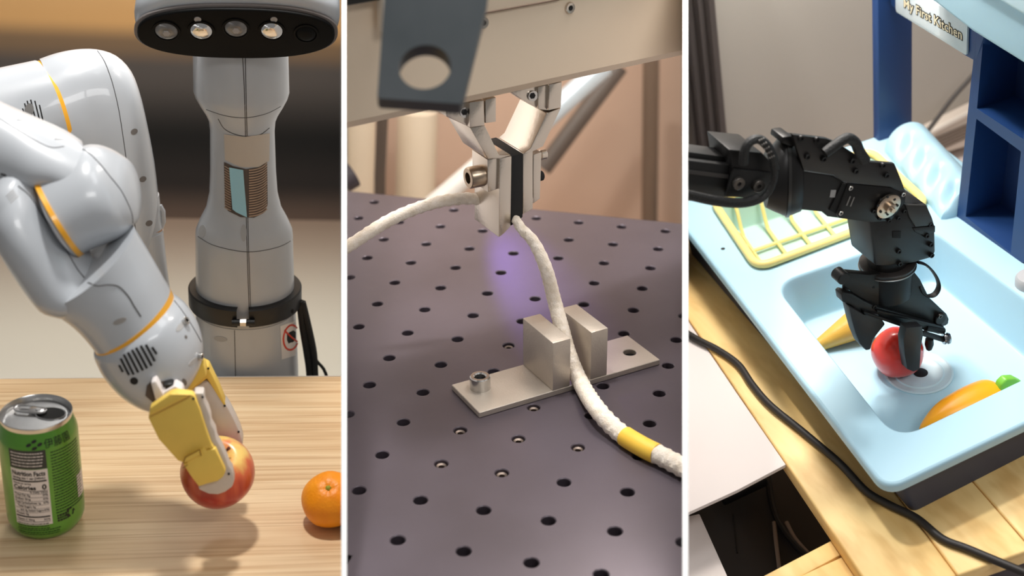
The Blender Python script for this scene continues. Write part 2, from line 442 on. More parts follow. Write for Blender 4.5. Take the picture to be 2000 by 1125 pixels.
# --- green can
cz = P.z(93, 1020); cz = V((cz.x, cz.y, 0.7)); top = P.y(71, 804, cz.y).z
R = 67.5
can = root(P, 'drink_can', cz, 'open green drink can with a nutrition panel standing on the oak table', 'can')
gr = mat('green_can_lacquer', (104, 164, 58), 0.3, metal=0.15, coat=0.3, c2=(84, 146, 46), vs=14)
alu = mat('brushed_aluminium_lid', (205, 205, 205), 0.28, metal=1.0, bump=0.1, bs=300)
body = [(R * .70, 3), (R * .76, 0), (R * .82, 4), (R * .93, 14), (R * .985, 24), (R, 34), (R, top - 40), (R * .985, top - 32), (R * .93, top - 20), (R * .885, top - 10)]
bm = lathe([(0, 4)] + body, cz, n=64, cap=False); csurf = Surf(P, bm); cb = bm; add(P, 'body', bm, gr, can)
zl = top - 11
lid = lathe([(R * .885, top - 10), (R * .905, top - 5), (R * .905, top - 1), (R * .89, top), (R * .87, top - 1.5), (R * .83, zl - 4), (R * .80, zl - 5), (R * .77, zl), (R * .3, zl + .6), (0, zl + .6)], cz, n=64, cap=False)
add(P, 'lid', lid, alu, can)
lidm = can
hx = P.pl(99, 809, (0, 0, zl + 1), (0, 0, 1)); tx = P.pl(58, 802, (0, 0, zl + 3), (0, 0, 1)); dx = (hx - tx); dx.z = 0; dx.normalize(); dy = V((-dx.y, dx.x, 0))
mouth = slab([hx + dx * a + dy * b for a, b in ell(0, 0, 25, 19, 0, 26)], (0, 0, 1.2)); 
for v in mouth.verts: v.co.z += -0.4
add(P, 'mouth', mouth, mat('can_inside_dark', (10, 10, 9), 0.7), can)
add(P, 'mouth_rim', tube([hx + dx * a + dy * b + V((0, 0, 1)) for a, b in ell(0, 0, 26, 20, 0, 30)], 1.3, 6, closed=True), alu, can)
tabp = []
pr = [(-27, 6), (-22, 10), (-8, 11), (8, 9), (22, 8), (27, 4), (27, -4), (22, -8), (8, -9), (-8, -11), (-22, -10), (-27, -6)]
c0 = tx + dx * 2 + V((0, 0, 3))
tabb = tube([c0 + dx * a + dy * b for a, b in pr], 2.0, 8, closed=True)
tabb = merge(tabb, slab([c0 + dx * a + dy * b - V((0, 0, 1)) for a, b in [(-2, 9), (23, 7), (25, 0), (23, -7), (-2, -9)]], (0, 0, 2.4), 0.8), cyl(c0 + dx * 14, (0, 0, 1), 5, 3.5, 16, 1))
add(P, 'pull_tab', tabb, alu, can)
def ctx(px, py):
    h, n = csurf.at(px, py); d = h - cz; return math.atan2(d.y, d.x), h.z
def prof_r(z):
    for (ra, za), (rb, zb_) in zip(body[1:], body[2:]):
        if za <= z <= zb_: return ra + (rb - ra) * (z - za) / (zb_ - za)
    return R
def wrap(bm, a0, z0, k, rr=R, lift=0.5, sub=6.0):
    """wraps flat xy geometry (units) round the can from angle a0, height z0"""
    x0, x1, y0, y1 = bbx(bm); t = x0 + sub
    while t < x1:
        bmesh.ops.bisect_plane(bm, geom=bm.verts[:] + bm.edges[:] + bm.faces[:], plane_co=(t, 0, 0), plane_no=(1, 0, 0)); t += sub
    t = y0 + 5.0
    while t < y1:
        bmesh.ops.bisect_plane(bm, geom=bm.verts[:] + bm.edges[:] + bm.faces[:], plane_co=(0, t, 0), plane_no=(0, 1, 0)); t += 5.0
    bmesh.ops.triangulate(bm, faces=[f for f in bm.faces if len(f.verts) > 4])
    for v in bm.verts:
        a = a0 + v.co.x * k / rr; z = z0 + v.co.y
        r_ = prof_r(z)
        v.co = cz + V((math.cos(a) * (r_ + lift), math.sin(a) * (r_ + lift), z))
    return bm
def rect(x0, y0, x1, y1):
    bm = bmesh.new(); bm.faces.new([bm.verts.new(p) for p in ((x0, y0, 0), (x1, y0, 0), (x1, y1, 0), (x0, y1, 0))]); return bm
def put(bm, x, y, s=1.0, sx=None):
    for v in bm.verts: v.co = V((v.co.x * (sx or s) + x, v.co.y * s + y, 0))
    return bm
aL, zT = ctx(21, 912); aR, _ = ctx(92, 912); _, zB = ctx(60, 1026)
W = (aR - aL) * R; ink = mat('black_print', (30, 30, 28), 0.6); wht = mat('white_print', (222, 214, 210), 0.5); dkg = mat('dark_green_print', (28, 62, 22), 0.6); dgp = mat('charcoal_print', (52, 54, 50), 0.6)
H = zT - zB
add(P, 'white_panel', wrap(rect(0, 0, W, -H), aL, zT, 1, lift=0.25), wht, can, label='white nutrition panel')
add(P, 'dark_panel', wrap(rect(0, 0, W, 38), aL, zT + 1, 1, lift=0.25), dgp, can)
def fit(s, w, size, bold=0.0):
    b = text(s, size, bold=bold); x0, x1, _, _ = bbx(b)
    if w: put(b, -x0 * w / (x1 - x0), 0, 1.0, w / (x1 - x0))
    return b
L_ = []
def T(s, x, y, size, w=None, bold=0.0, ox=0): L_.append(put(fit(s, w, size, bold), x, -y))
T('Nutrition Facts', 3, 13, 13, W - 7, .45); T('Serving size 1 can (340mL)', 3, 20, 6.5, W - 8, .18)
T('Amount per serving', 3, 31, 5, W * .5, .12); T('Calories', 3, 42, 12, W * .62, .4); T('0', W - 12, 42, 15, 8, .6)
rows = [('% Daily Value', W * .5, 49, W * .45), ('Total Fat 0g', 3, 56, W * .45), ('0%', W - 12, 56, 9), ('Sodium 0mg', 3, 64, W * .45), ('0%', W - 12, 64, 9), ('Total Carbohydrate 1g', 3, 72, W * .7), ('0%', W - 12, 72, 9), ('Total Sugars 0g', 7, 80, W * .5), ('Incl. 0g Added Sugars', 12, 88, W * .62), ('0%', W - 12, 88, 9), ('Protein 0g', 3, 96, W * .36), ('Vitamin C 30mg', 3, 108, W * .5), ('35%', W - 14, 108, 11)]
for s, x, y, w in rows: T(s, x, y, 6.2, w, .1)
for y, h in ((22.5, 3.2), (44, 1), (50.5, .6), (58, .6), (66, .6), (74, .6), (82, .5), (90, .6), (98.5, 3), (110, 1)): L_.append(rect(2, -y, W - 3, -y - h))
rnd = random.Random(3)
def scribble(x, y, w, n, dy, h):      # print too small to read
    out = []
    for i in range(n):
        t = 0
        while t < w - 3:
            l = rnd.uniform(1.2, 6); l = min(l, w - t); out.append(rect(x + t, y - i * dy, x + t + l, y - i * dy + h)); t += l + 0.9
    return merge(*out)
L_.append(scribble(3, -116, W - 8, 3, 5, 1.7))
add(P, 'panel_lettering', wrap(merge(*L_), aL, zT, 1, lift=0.55), ink, can)
add(P, 'panel_lettering', wrap(scribble(4, 31, W - 9, 5, 6.4, 2.0), aL, zT + 1, 1, lift=0.55), wht, can)
g1, gz = ctx(98, 884); g2, _ = ctx(149, 884)
GW = (g2 - g1) * R
add(P, 'side_lettering', wrap(scribble(0, 0, GW * 1.15, 22, 6.1, 2.6), g1, gz - 2, 1, lift=0.4), dkg, can)
f1, fz = ctx(40, 1033); add(P, 'foot_lettering', wrap(scribble(-4, 0, 78, 3, 5.4, 2.2), f1, 30, 1, lift=0.6), dkg, can)
l1, lz = ctx(56, 868)
lg = []
for i, (x, y) in enumerate([(6, 0), (0, 5), (12, 5), (6, 10), ]):
    b = bmesh.new(); b.faces.new([b.verts.new((p_[0] + x * 1.55, p_[1] + y * 1.2, 0)) for p_ in ell(0, 0, 4.8, 2.8, 24, 12)]); lg.append(b)
t_ = text('伊藤園', 19); lg.append(put(t_, 25, -2, 1.0, .9))
add(P, 'logo_lettering', wrap(merge(*lg), l1, lz - 8, 1, lift=0.9), ink, can)
r1, rz = ctx(137, 1000)
rec = []
for k in range(3):      # three chasing arrows
    a = rad(90 + 120 * k); c_, s_ = math.cos(a), math.sin(a)
    pts = [(6, -5), (9.5, -3), (8, 3), (10.5, 4.2), (4.5, 8), (3, 2), (5.2, 2.8), (6.2, -1)]
    b = bmesh.new(); b.faces.new([b.verts.new((x * c_ - y * s_, x * s_ + y * c_, 0)) for x, y in pts]); rec.append(b)
add(P, 'recycling_mark', wrap(merge(*rec), r1, rz, 1, lift=0.6), ink, can)
b1_, bz_ = ctx(112, 1010); add(P, 'refund_mark', wrap(scribble(0, 0, 22, 3, 5.5, 4), b1_, bz_, 1, lift=0.5), ink, can)
w1, wz_ = ctx(148, 930)
add(P, 'side_panel', wrap(rect(2, -48, 30, 0), w1, wz_, 1, lift=0.35), wht, can)
# --- orange, cut where it meets the partition
orr = 54.0; oc = P.z(645, 1000)
om = mat('orange_peel', (255, 172, 26), 0.42, c2=(248, 146, 12), vs=30, bump=0.5, bs=420, sss=0.05)
def of(d):
    q = d * 1.0; q.z *= 0.90; t = math.hypot(d.x, d.y)
    if d.z > 0: q.z -= 0.10 * max(0, 1 - t * 3.2)
    q *= 1 + 0.012 * math.sin(5 * math.atan2(d.y, d.x)); return q
oc = P.pl(645, 977, (0, 0, orr * .9), (0, 0, 1)) + V((0, 0, 2))
org = root(P, 'orange', (oc.x, oc.y, 0), 'small round orange lying on the oak table against the white partition', 'orange')
bm = sphere(oc, orr, 48, 30, of, ax=(-0.1, -0.45, 0.9)); clip(P, bm, 667, -1); add(P, 'fruit', bm, om, org)
oa = V((-0.1, -0.45, 0.9)).normalized()
bm = lathe([(2, 3), (4, 2), (6, 0), (5, -3)], oc + oa * orr * .84, oa, 5, cap=True); clip(P, bm, 667, -1)
if len(bm.faces): add(P, 'calyx', bm, mat('green_calyx', (150, 150, 40), 0.7), org)
# --- apple held by the hand
Y0 = -144.0
ac = P.y(425, 924, Y0); ar = 60.5
def af(d):
    t = math.acos(max(-1, min(1, d.z))); r = 1 + 0.10 * math.sin(t) ** 2
    top_ = math.exp(-(t / 0.34) ** 2) * 0.42; bot = math.exp(-((math.pi - t) / 0.3) ** 2) * 0.2
    q = d * (r - top_ - bot); q.z *= 1.14
    s = 1 - 0.12 * max(0, -d.z); q.x *= s; q.y *= s; return q
am = bpy.data.materials.new('red_yellow_apple_skin'); am.use_nodes = True; nt = am.node_tree; b = nt.nodes['Principled BSDF']; b.inputs['Roughness'].default_value = 0.3; b.inputs['Coat Weight'].default_value = 0.2
tc = nt.nodes.new('ShaderNodeTexCoord'); mp = nt.nodes.new('ShaderNodeMapping'); mp.inputs['Location'].default_value = (0, 0, 0)
g = nt.nodes.new('ShaderNodeTexNoise'); mp.inputs['Scale'].default_value = (70, 70, 12); g.inputs['Scale'].default_value = 1.0; g.inputs['Detail'].default_value = 6
nt.links.new(tc.outputs['Object'], mp.inputs[0]); nt.links.new(mp.outputs[0], g.inputs[0])
g2_ = nt.nodes.new('ShaderNodeTexNoise'); g2_.inputs['Scale'].default_value = 22; nt.links.new(tc.outputs['Object'], g2_.inputs[0])
sp = nt.nodes.new('ShaderNodeSeparateXYZ'); nt.links.new(tc.outputs['Object'], sp.inputs[0])
mr = nt.nodes.new('ShaderNodeMapRange'); mr.inputs[1].default_value = -10 * S; mr.inputs[2].default_value = 62 * S; nt.links.new(sp.outputs['Z'], mr.inputs[0])
ad = nt.nodes.new('ShaderNodeMath'); ad.operation = 'MULTIPLY_ADD'; nt.links.new(g.outputs[0], ad.inputs[0]); ad.inputs[1].default_value = 0.9; 
ad2 = nt.nodes.new('ShaderNodeMath'); ad2.operation = 'MULTIPLY'; ad2.inputs[1].default_value = 0.42; nt.links.new(mr.outputs[0], ad2.inputs[0]); nt.links.new(ad2.outputs[0], ad.inputs[2])
rp = nt.nodes.new('ShaderNodeValToRGB'); rp.color_ramp.elements[0].position = 0.42; rp.color_ramp.elements[0].color = col((172, 40, 30)); rp.color_ramp.elements[1].position = 0.92; rp.color_ramp.elements[1].color = col((236, 198, 110))
e_ = rp.color_ramp.elements.new(0.68); e_.color = col((216, 104, 66)); nt.links.new(ad.outputs[0], rp.inputs[0]); nt.links.new(rp.outputs[0], b.inputs['Base Color'])
apple = root(P, 'apple', ac, 'red and yellow streaked apple gripped by the yellow fingers above the table', 'apple')
aax = V((0.16, -0.30, 0.92)).normalized()
bm = sphere(ac, ar, 48, 32, af, ax=aax); asurf = Surf(P, bm); add(P, 'fruit', bm, am, apple)
st = ac + aax * ar * 0.66
add(P, 'stem', tube(smooth_path([st, st + aax * 16 + V((3, 0, 0)), st + aax * 30 + V((12, 0, 2))], 4), [2.6] * 8 + [3.4], 7), mat('apple_stem_brown', (92, 40, 28), 0.7), apple)
# --- sensor stand behind the table
Ys = 570.0
xs = P.y(482, 700, Ys).x
stand = root(P, 'robot_torso', (xs, Ys, ZF), 'white robot torso column with a black oval sensor head, standing behind the oak table', 'robot')
def zr(py, xl, xr):
    z = P.y((xl + xr) / 2, py, Ys).z; return ((P.y(xr, py, Ys).x - P.y(xl, py, Ys).x) / 2 / 1.03, z)
o0 = V((xs, Ys, 0))
low = lathe([(128, ZF), (128, ZF + 30), (122, ZF + 40), (122, ZF + 60)] + [zr(720, 384, 592), zr(600, 387, 588)], o0, n=64)
def upper(rows, n=64): return lathe(rows, o0, n=n)
prof = [zr(618, 387, 586), zr(480, 386, 582), zr(458, 385, 581), zr(448, 386, 580), zr(430, 394, 572), zr(405, 406, 557), zr(375, 412, 549), zr(330, 413, 545), zr(255, 411, 541), zr(235, 409, 543), zr(222, 402, 548), zr(205, 391, 559), zr(190, 382, 567), zr(178, 377, 570), zr(110, 376, 568), zr(60, 376, 568)]
prof = [(p_[0], p_[1]) for p_ in prof]
up = upper(prof)
ssurf = Surf(P, up); lsurf = Surf(P, low)
add(P, 'lower_column', low, white, stand); add(P, 'upper_cover', up, white, stand, ang=50)
seams(P, ssurf, [[(474, 112), (477, 170), (479, 240), (481, 320)], [(479, 112), (481, 200), (484, 320)], [(481, 424), (483, 500), (487, 615)], [(484, 424), (486, 500), (490, 615)], [(387, 462), (420, 480), (484, 492), (545, 482), (580, 462)], [(403, 214), (440, 226), (480, 230), (520, 222), (548, 208)], [(426, 232), (440, 253), (470, 265), (505, 264), (526, 250)]], 0.9, seamm, stand)
seams(P, lsurf, [[(458, 640), (459, 690), (460, 735)]], 0.9, seamm, stand)
tan = mat('beige_inset_panel', (196, 184, 170), 0.5)
add(P, 'inset_panel', patch(ssurf, [(438, 262), (478, 267), (526, 260), (525, 314), (505, 326), (470, 326), (440, 312)], 1.2), tan, stand)
brown = mat('bronze_bellows', (176, 152, 132), 0.35, metal=0.6)
add(P, 'bellows', patch(ssurf, [(438, 316), (455, 324), (480, 330), (505, 326), (521, 316), (522, 400), (514, 416), (496, 425), (470, 424), (446, 412), (440, 400)], 1.4), mat('bellows_recess', (86, 74, 66), 0.5), stand)
for i in range(19):
    y = 324 + i * 5.0
    b = ssurf.line([(486, y + 8), (500, y + 6), (512, y + 1), (520, y - 6)], 1.7, 8, 1.6); 
    if b: add(P, 'bellows_rib', b, brown, stand)
    if i < 17:
        b = ssurf.line([(440, y + 0), (446, y + 4), (452, y + 7)], 1.7, 8, 1.6)
        if b: add(P, 'bellows_rib', b, brown, stand)
add(P, 'light_strip', patch(ssurf, [(449, 326), (475, 331), (482, 424), (462, 414), (455, 408)], 4.0, 20), mat('pale_blue_strip', (158, 208, 224), 0.25, coat=0.5), stand, label='pale blue glossy strip')
rc_, rz_ = zr(582, 387, 586); zt_ = P.y(482, 593, Ys).z
ringz = P.pl(484, 640, o0 + V((0, -rc_ - 14, 0)), (0, 1, 0)).z
bm = lathe([(rc_ - 4, ringz), (rc_ + 14, ringz), (rc_ + 16, ringz + 3), (rc_ + 16, ringz + 41), (rc_ + 13, ringz + 44), (rc_ - 4, ringz + 44), (rc_ - 4, ringz)], o0, n=72, cap=False, a0=rad(-84), a1=rad(264)); 
rsurf = Surf(P, bm); add(P, 'clamp_ring', bm, blackm, stand, label='black clamp ring')
fr = o0 + V((0, -rc_ - 17, ringz + 16))
add(P, 'clamp_bolt', tube([fr + V((-24, -3, 0)), fr + V((26, -3, 0))], 8, 12), blackm, stand)
add(P, 'clamp_nut', tube([fr + V((-6, -4, 0)), fr + V((7, -4, 0))], 9, 6), steel, stand)
for x, y in ((590, 594), (583, 600), (571, 608)):
    b = bump(rsurf, x, y, 2.5, 4.5, 5, 0.4)
    if b: add(P, 'slot', b, mat('slot_black', (2, 2, 2), 0.9), stand)
for s_, (x, y, a, b_, r_) in ((lsurf, (431, 662, 13, 5, 8)), (ssurf, (476, 455, 6, 17, 0)), (ssurf, (395, 452, 7, 13, 10))):
    b = bump(s_, x, y, a, b_, r_, 0.8)
    if b: add(P, 'plug', b, mat('grey_plug', (168, 168, 168), 0.5), stand)
# sticker with the crossed-out camera
stk = lambda poly, l, m, n, st=6.0: add(P, n, patch(lsurf, poly, l, st), m, stand)
stk([(547, 637), (590, 622), (591, 690), (550, 702)], 0.6, mat('sticker_white', (232, 228, 224), 0.5), 'sticker')
red = mat('sticker_red', (214, 66, 38), 0.5)
stk(ell(568, 659, 7, 10, -12, 12), 0.9, ink, 'camera_symbol'); stk([(560, 664), (560, 652), (566, 648), (572, 645), (577, 648), (577, 664), (563, 671)], 0.9, ink, 'camera_symbol')
b = lsurf.line([(568 + 15 * math.cos(rad(k)), 659 + 24 * math.sin(rad(k)) - 3 * math.cos(rad(k))) for k in range(0, 361, 20)], 2.4, 6, 0.6, 4); add(P, 'prohibition_ring', b, red, stand)
b = lsurf.line([(555, 645), (568, 658), (581, 668)], 2.2, 6, 1.0, 4); add(P, 'prohibition_bar', b, red, stand)
# cables beside the column
cab = mat('braided_black_cable', (22, 22, 22), 0.6, bump=0.8, bs=500)
for i, (pts, r_) in enumerate(((((586, 588), (592, 640), (600, 690), (606, 740)), 9), (((590, 590), (602, 640), (612, 690), (615, 740)), 9), (((607, 655), (616, 700), (640, 745)), 4))):
    pth = smooth_path([P.y(a, b_, Ys - 20) for a, b_ in pts] + [P.y(pts[-1][0] + 10, 900, Ys)], 6)
    add(P, 'cable', tube(pth, r_, 10), cab, stand)
# sensor head
hn = V((0, -math.cos(rad(30)), -math.sin(rad(30)))); hc = P.y(462, 52, Ys - 150)
def hp(px, py, off=0.0): return P.pl(px, py, hc + hn * off, hn)
shell = slab([hp(a, b_ - 2) for a, b_ in ell(462, 46, 202, 66, 0.8, 56, 2.5)], -hn * 130, 0)
for v in shell.verts: pass
bevel(shell, 26, 4, 50); add(P, 'head_shell', shell, white, stand, ang=50)
bez = mat('head_bezel_grey', (112, 106, 104), 0.45)
add(P, 'bezel', slab([hp(a, b_) for a, b_ in ell(461, 57, 199, 52, 0.8, 56, 2.45)], hn * 7 - hn * 0, 2), bez, stand)
add(P, 'face_plate', slab([hp(a, b_, 7) for a, b_ in ell(461, 61, 193, 48, 0.8, 56, 2.45)], hn * 9, 4, 3), glossb, stand, label='glossy black oval face plate')
lens = mat('grey_lens', (120, 118, 116), 0.2, coat=0.8, c2=(80, 78, 78), vs=60); chrome = mat('chrome_lens', (225, 225, 225), 0.12, metal=1.0, bump=0.4, bs=90)
hub = mat('lens_hub', (150, 146, 144), 0.3)
for px, py, rr, m_ in ((325, 61, 22, lens), (393, 61, 22, chrome), (461, 56, 22, lens), (531, 61, 22, chrome), (598, 66, 20, glossb)):
    c_ = hp(px, py, 17)
    e1 = add(P, 'lens', lathe([(rr + 5, -1), (rr + 5, 1.5), (rr + 1, 2), (rr, -0.5)], c_, hn, 28, cap=False), glossb, stand)
    add(P, 'glass', lathe([(rr, 0), (rr * .8, 4), (rr * .45, 6), (0, 6.6)], c_, hn, 28, cap=False), m_, e1)
    if m_ is lens: add(P, 'lens_core', lathe([(8, 6), (7, 7.5), (0, 8)], c_, hn, 6, cap=False), hub, e1)
for px, py in ((386, 38), (535, 38)):
    c_ = hp(px, py, 16); e1 = add(P, 'microphone', lathe([(7, 0), (6.5, 1.2), (2.5, 1.2), (2.2, .6), (0, .6)], c_, hn, 20, cap=False), hub, stand)
# --- robot arm
arm = root(P, 'white_robot_arm', (P.y(285, 700, 600).x, 600, ZF), 'white jointed robot arm with amber rings and a yellow two fingered hand', 'robot')
# far upright link and elbow
def armloft(name, st, m=None, **k):
    bm = loft(P, st, **k); sf = Surf(P, bm); add(P, name, bm, m or white, arm, ang=48); return sf
def densest(st, k=3): return dense(st, k)
# far elbow: horizontal barrel, then the cover that turns down to the upright link
far_l = armloft('far_barrel', [(-90, 158, -60, 400, 500, 100), (0, 137, 25, 372, 530, 100), (76, 121, 121, 318, 560, 98)], n=48, bul=(26, 4))
armloft('amber_ring', [(72, 123.5, 117, 314, 558, 97), (84, 121.5, 130, 318, 566, 97)], amber, n=48, bul=(26, 4))
elb = armloft('elbow_cover', densest([(80, 119.5, 127, 322, 566, 100), (112, 108, 142, 372, 575, 104), (150, 100, 158, 420, 585, 108), (190, 99.5, 172, 455, 595, 108), (228, 112, 184, 485, 600, 108), (257, 142, 192, 510, 600, 106), (274, 185, 200, 535, 600, 104), (287, 240, 208, 560, 600, 102), (302, 320, 218, 590, 600, 98), (311, 400, 226, 622, 600, 90)], 3), n=48, bul=(10, 8))
low_l = armloft('upright_link', [(232, 380, 311, 380, 600, 46), (238, 440, 317, 438, 600, 46), (241, 470, 318.5, 468, 600, 46)], n=40, bul=(4, 14))
armloft('amber_ring', [(239, 446, 317.5, 444, 600, 45.5), (239, 453, 317.5, 451, 600, 45.5)], mat('dim_amber_ring', (172, 110, 40), 0.5), n=40, bul=(4, 14))
base_l = armloft('shoulder_link', [(240, 452, 319, 450, 600, 48), (244, 520, 326, 518, 600, 50), (250, 620, 339, 618, 600, 52), (256, 760, 350, 758, 600, 54), (262, 1000, 366, 1000, 600, 60)], n=40, bul=(4, 14))
add(P, 'base_plate', cyl((P.y(314, 1000, 600).x, 600, ZF), (0, 0, 1), 58, 60, 40, 6), white, arm)
add(P, 'connector', tube([P.y(311, 402, 600), P.y(317, 412, 600), P.y(318, 432, 600), P.y(313, 444, 600)], 7, 8), white, arm)
add(P, 'connector', tube([P.y(360, 628, 560), P.y(370, 624, 560), P.y(374, 626, 560)], 6, 8), greyp, arm)
seams(P, elb, [[(190, 99), (203, 118), (214, 145), (223, 175), (232, 215), (240, 265), (248, 322)], [(262, 430), (268, 470)]], 0.9, seamm, arm)
for x, y in ((262, 257), (279, 350), (291, 436)):
    b = bump(elb, x, y, 7, 5.5, -30, 0.6); add(P, 'screw_recess', b, mat('recess_grey', (112, 106, 102), 0.7), arm)
dark = mat('slot_dark', (24, 22, 22), 0.8)
for l in ([(44, 212), (49, 225)], [(48, 202), (54, 226)], [(53, 197), (63, 236)], [(60, 195), (71, 240)], [(68, 197), (79, 242)], [(77, 205), (86, 245)]):
    b = far_l.line(l, 1.5, 6); add(P, 'vent_slot', b, dark, arm)
b = bump(far_l, 57, 215, 9, 13, 10, 2.4); add(P, 'vent_plug', b, mat('plug_grey', (110, 108, 106), 0.6), arm)
# forearm tube and the joint drum
fore = armloft('forearm', densest([(-110, 150, -110, 350, 40, 92), (0, 206, 0, 367, 10, 88), (60, 236, 38, 362, -5, 84), (125, 268, 85, 348, -15, 76), (160, 288, 118, 372, -25, 70)], 3), n=48, bul=(8, 10), r1=10)
drum = armloft('joint_drum', densest([(70, 345, 160, 490, -52, 88), (95, 325, 182, 478, -44, 88), (132, 302, 212, 466, -34, 88), (170, 290, 240, 454, -26, 86), (203, 298, 258, 441, -20, 80), (232, 318, 268, 428, -16, 66)], 3), n=48, bul=(-22, 14), r1=14)
armloft('amber_ring', [(62, 347, 157, 496, -56, 91), (72, 343.5, 165, 489, -52, 91)], amber, n=48, bul=(-9, 6))
add(P, 'dark_gap', tube([P.y(-20, 372, 60), P.y(34, 372, 60)], 18, 8), blackm, arm)
for l in ([(2, 340), (12, 343)], [(2, 347), (16, 352)], [(6, 354), (20, 359)], [(12, 361), (23, 365)]):
    b = fore.line(l, 1.8, 6)
    if b: add(P, 'vent_slot', b, dark, arm)
seams(P, fore, [[(-4, 230), (30, 252), (70, 275), (100, 288), (125, 286)]], 0.9, seamm, arm)
seams(P, drum, [[(150, 288), (170, 296), (195, 320), (215, 345), (235, 370), (250, 398), (258, 420), (259, 436)]], 1.0, seamm, arm)
for l in ([(34, 234), (52, 234)], [(107, 272), (125, 272)]):
    b = fore.line(l, 1.0, 6); 
    if b: add(P, 'slit', b, greyp, arm)
# elbow side cover sweeping down into the wrist tube
side = armloft('elbow_side_cover', densest([(-22, 408, 60, 348, -62, 64), (-10, 440, 78, 372, -66, 78), (8, 478, 98, 402, -70, 86), (30, 514, 122, 434, -74, 88), (56, 552, 146, 470, -78, 88), (86, 588, 168, 505, -82, 88), (112, 600, 190, 530, -86, 84)], 3), n=48, bul=(4, 12), r0=34, r1=30)
wr = armloft('wrist_cover', densest([(100, 574, 262, 456, -90, 84), (112, 598, 284, 492, -90, 86), (140, 620, 305, 528, -92, 85), (164, 643, 320, 555, -93, 84), (186, 668, 331, 575, -94, 84)], 3), n=48, bul=(14, 30))
# hollow behind the drum
seams(P, side, [[(35, 363), (60, 385), (86, 426), (116, 466), (150, 524), (172, 550)]], 1.2, seamm, arm)
wsf = Surf(P); 
both = None
seams(P, wr, [[(172, 552), (190, 558), (212, 556), (232, 560), (250, 578), (262, 598), (275, 618)]], 1.2, seamm, arm)
b = bump(wr, 234, 627, 14, 5.5, -22, 0.8)
if b: add(P, 'screw_recess', b, mat('recess_light', (150, 146, 142), 0.6), arm)
for i in range(4):
    b = side.line([(12 + 3 * i, 384 + 4 * i), (26 + 3 * i, 371 + 4 * i)], 0.7, 6)
    if b: add(P, 'grille_line', b, greyp, arm)
armloft('amber_ring', [(186, 664, 331, 575, -94, 84.5), (188, 677, 338, 588, -94, 84.5)], amber, n=48, bul=(14, 31))
head = armloft('wrist_head', densest([(187, 676, 339, 587, -95, 85), (186, 682, 344, 590, -95, 88), (190, 694, 360, 602, -97, 92), (200, 716, 380, 628, -100, 92), (214, 738, 393, 660, -104, 90), (232, 758, 396, 690, -108, 86), (252, 773, 391, 716, -112, 78), (272, 783, 378, 738, -114, 64), (292, 787, 360, 752, -116, 44)], 3), n=48, bul=(12, 26), r1=6)
seams(P, head, [[(340, 587), (352, 602), (368, 625), (382, 648), (393, 668)]], 0.9, seamm, arm)
for l in (((233, 713), (240, 726)), ((236, 700), (252, 732)), ((242, 692), (261, 731)), ((250, 688), (270, 727)), ((258, 683), (279, 723)), ((266, 679), (287, 719)), ((275, 675), (296, 714)), ((285, 673), (302, 705)), ((297, 678), (306, 691))):
    b = head.line(list(l), 2.1, 8); 
    if b: add(P, 'vent_slot', b, dark, arm)
for x, y, a, b_, r_, m_ in ((262, 744, 8, 7, 20, dark), (352, 638, 12, 5, -50, mat('recess_shine', (176, 174, 172), 0.4)), (378, 706, 12, 4.5, -42, MT['recess_shine']), (360, 746, 4, 7, -20, MT['recess_grey']), (363, 658, 2.5, 3.5, -20, MT['recess_grey'])):
    b = bump(head, x, y, a, b_, r_, 0.7)
    if b: add(P, 'recess', b, m_, arm)
for x, y in ((360, 628), (388, 696)):
    h, n = head.at(x, y)
    if h is not None: screw(P, h, n, 7, 7, steel, dark, arm)
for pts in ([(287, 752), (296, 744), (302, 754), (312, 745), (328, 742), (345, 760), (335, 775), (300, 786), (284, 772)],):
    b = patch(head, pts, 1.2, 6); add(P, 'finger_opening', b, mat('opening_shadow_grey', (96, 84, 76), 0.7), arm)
def pslab(name, px, Y, th, m, bev=1.5, tilt=(0, -1, 0), par=None, seg=2, label=None):
    c = P.y(px[0][0], px[0][1], Y); n = V(tilt).normalized()
    bm = slab([P.pl(a, b_, c, n) for a, b_ in px], n * -th, bev, seg)
    return add(P, name, bm, m, par or arm, label=label)
link = mat('white_linkage_plastic', (226, 218, 214), 0.45)
pslab('linkage', [(294, 748), (304, 744), (322, 776), (318, 790), (306, 792)], -215, 30, link, 3)
pslab('linkage', [(306, 786), (316, 768), (342, 754), (356, 762), (360, 778), (330, 792)], -212, 26, link, 3)
pslab('linkage', [(318, 752), (336, 750), (350, 764), (334, 776)], -206, 20, blackm, 3)
# rear finger
f2 = pslab('rear_finger_shell', [(350, 762), (372, 735), (394, 711), (407, 717), (424, 752), (441, 792), (436, 792), (404, 740), (366, 770)], -80, 26, yel, 3, label='yellow rear finger shell')
pslab('knuckle_cap', [(338, 776), (352, 748), (384, 722), (398, 712), (404, 735), (376, 760), (352, 786)], -104, 30, yel, 4)
silh = pslab('rear_finger_pad', [(362, 772), (380, 756), (406, 745), (418, 757), (432, 778), (446, 797), (458, 820), (468, 842), (475, 866), (470, 880), (452, 872), (436, 862), (424, 852), (412, 820), (398, 790)], -80, 34, sil, 5, label='milky silicone rear finger pad')
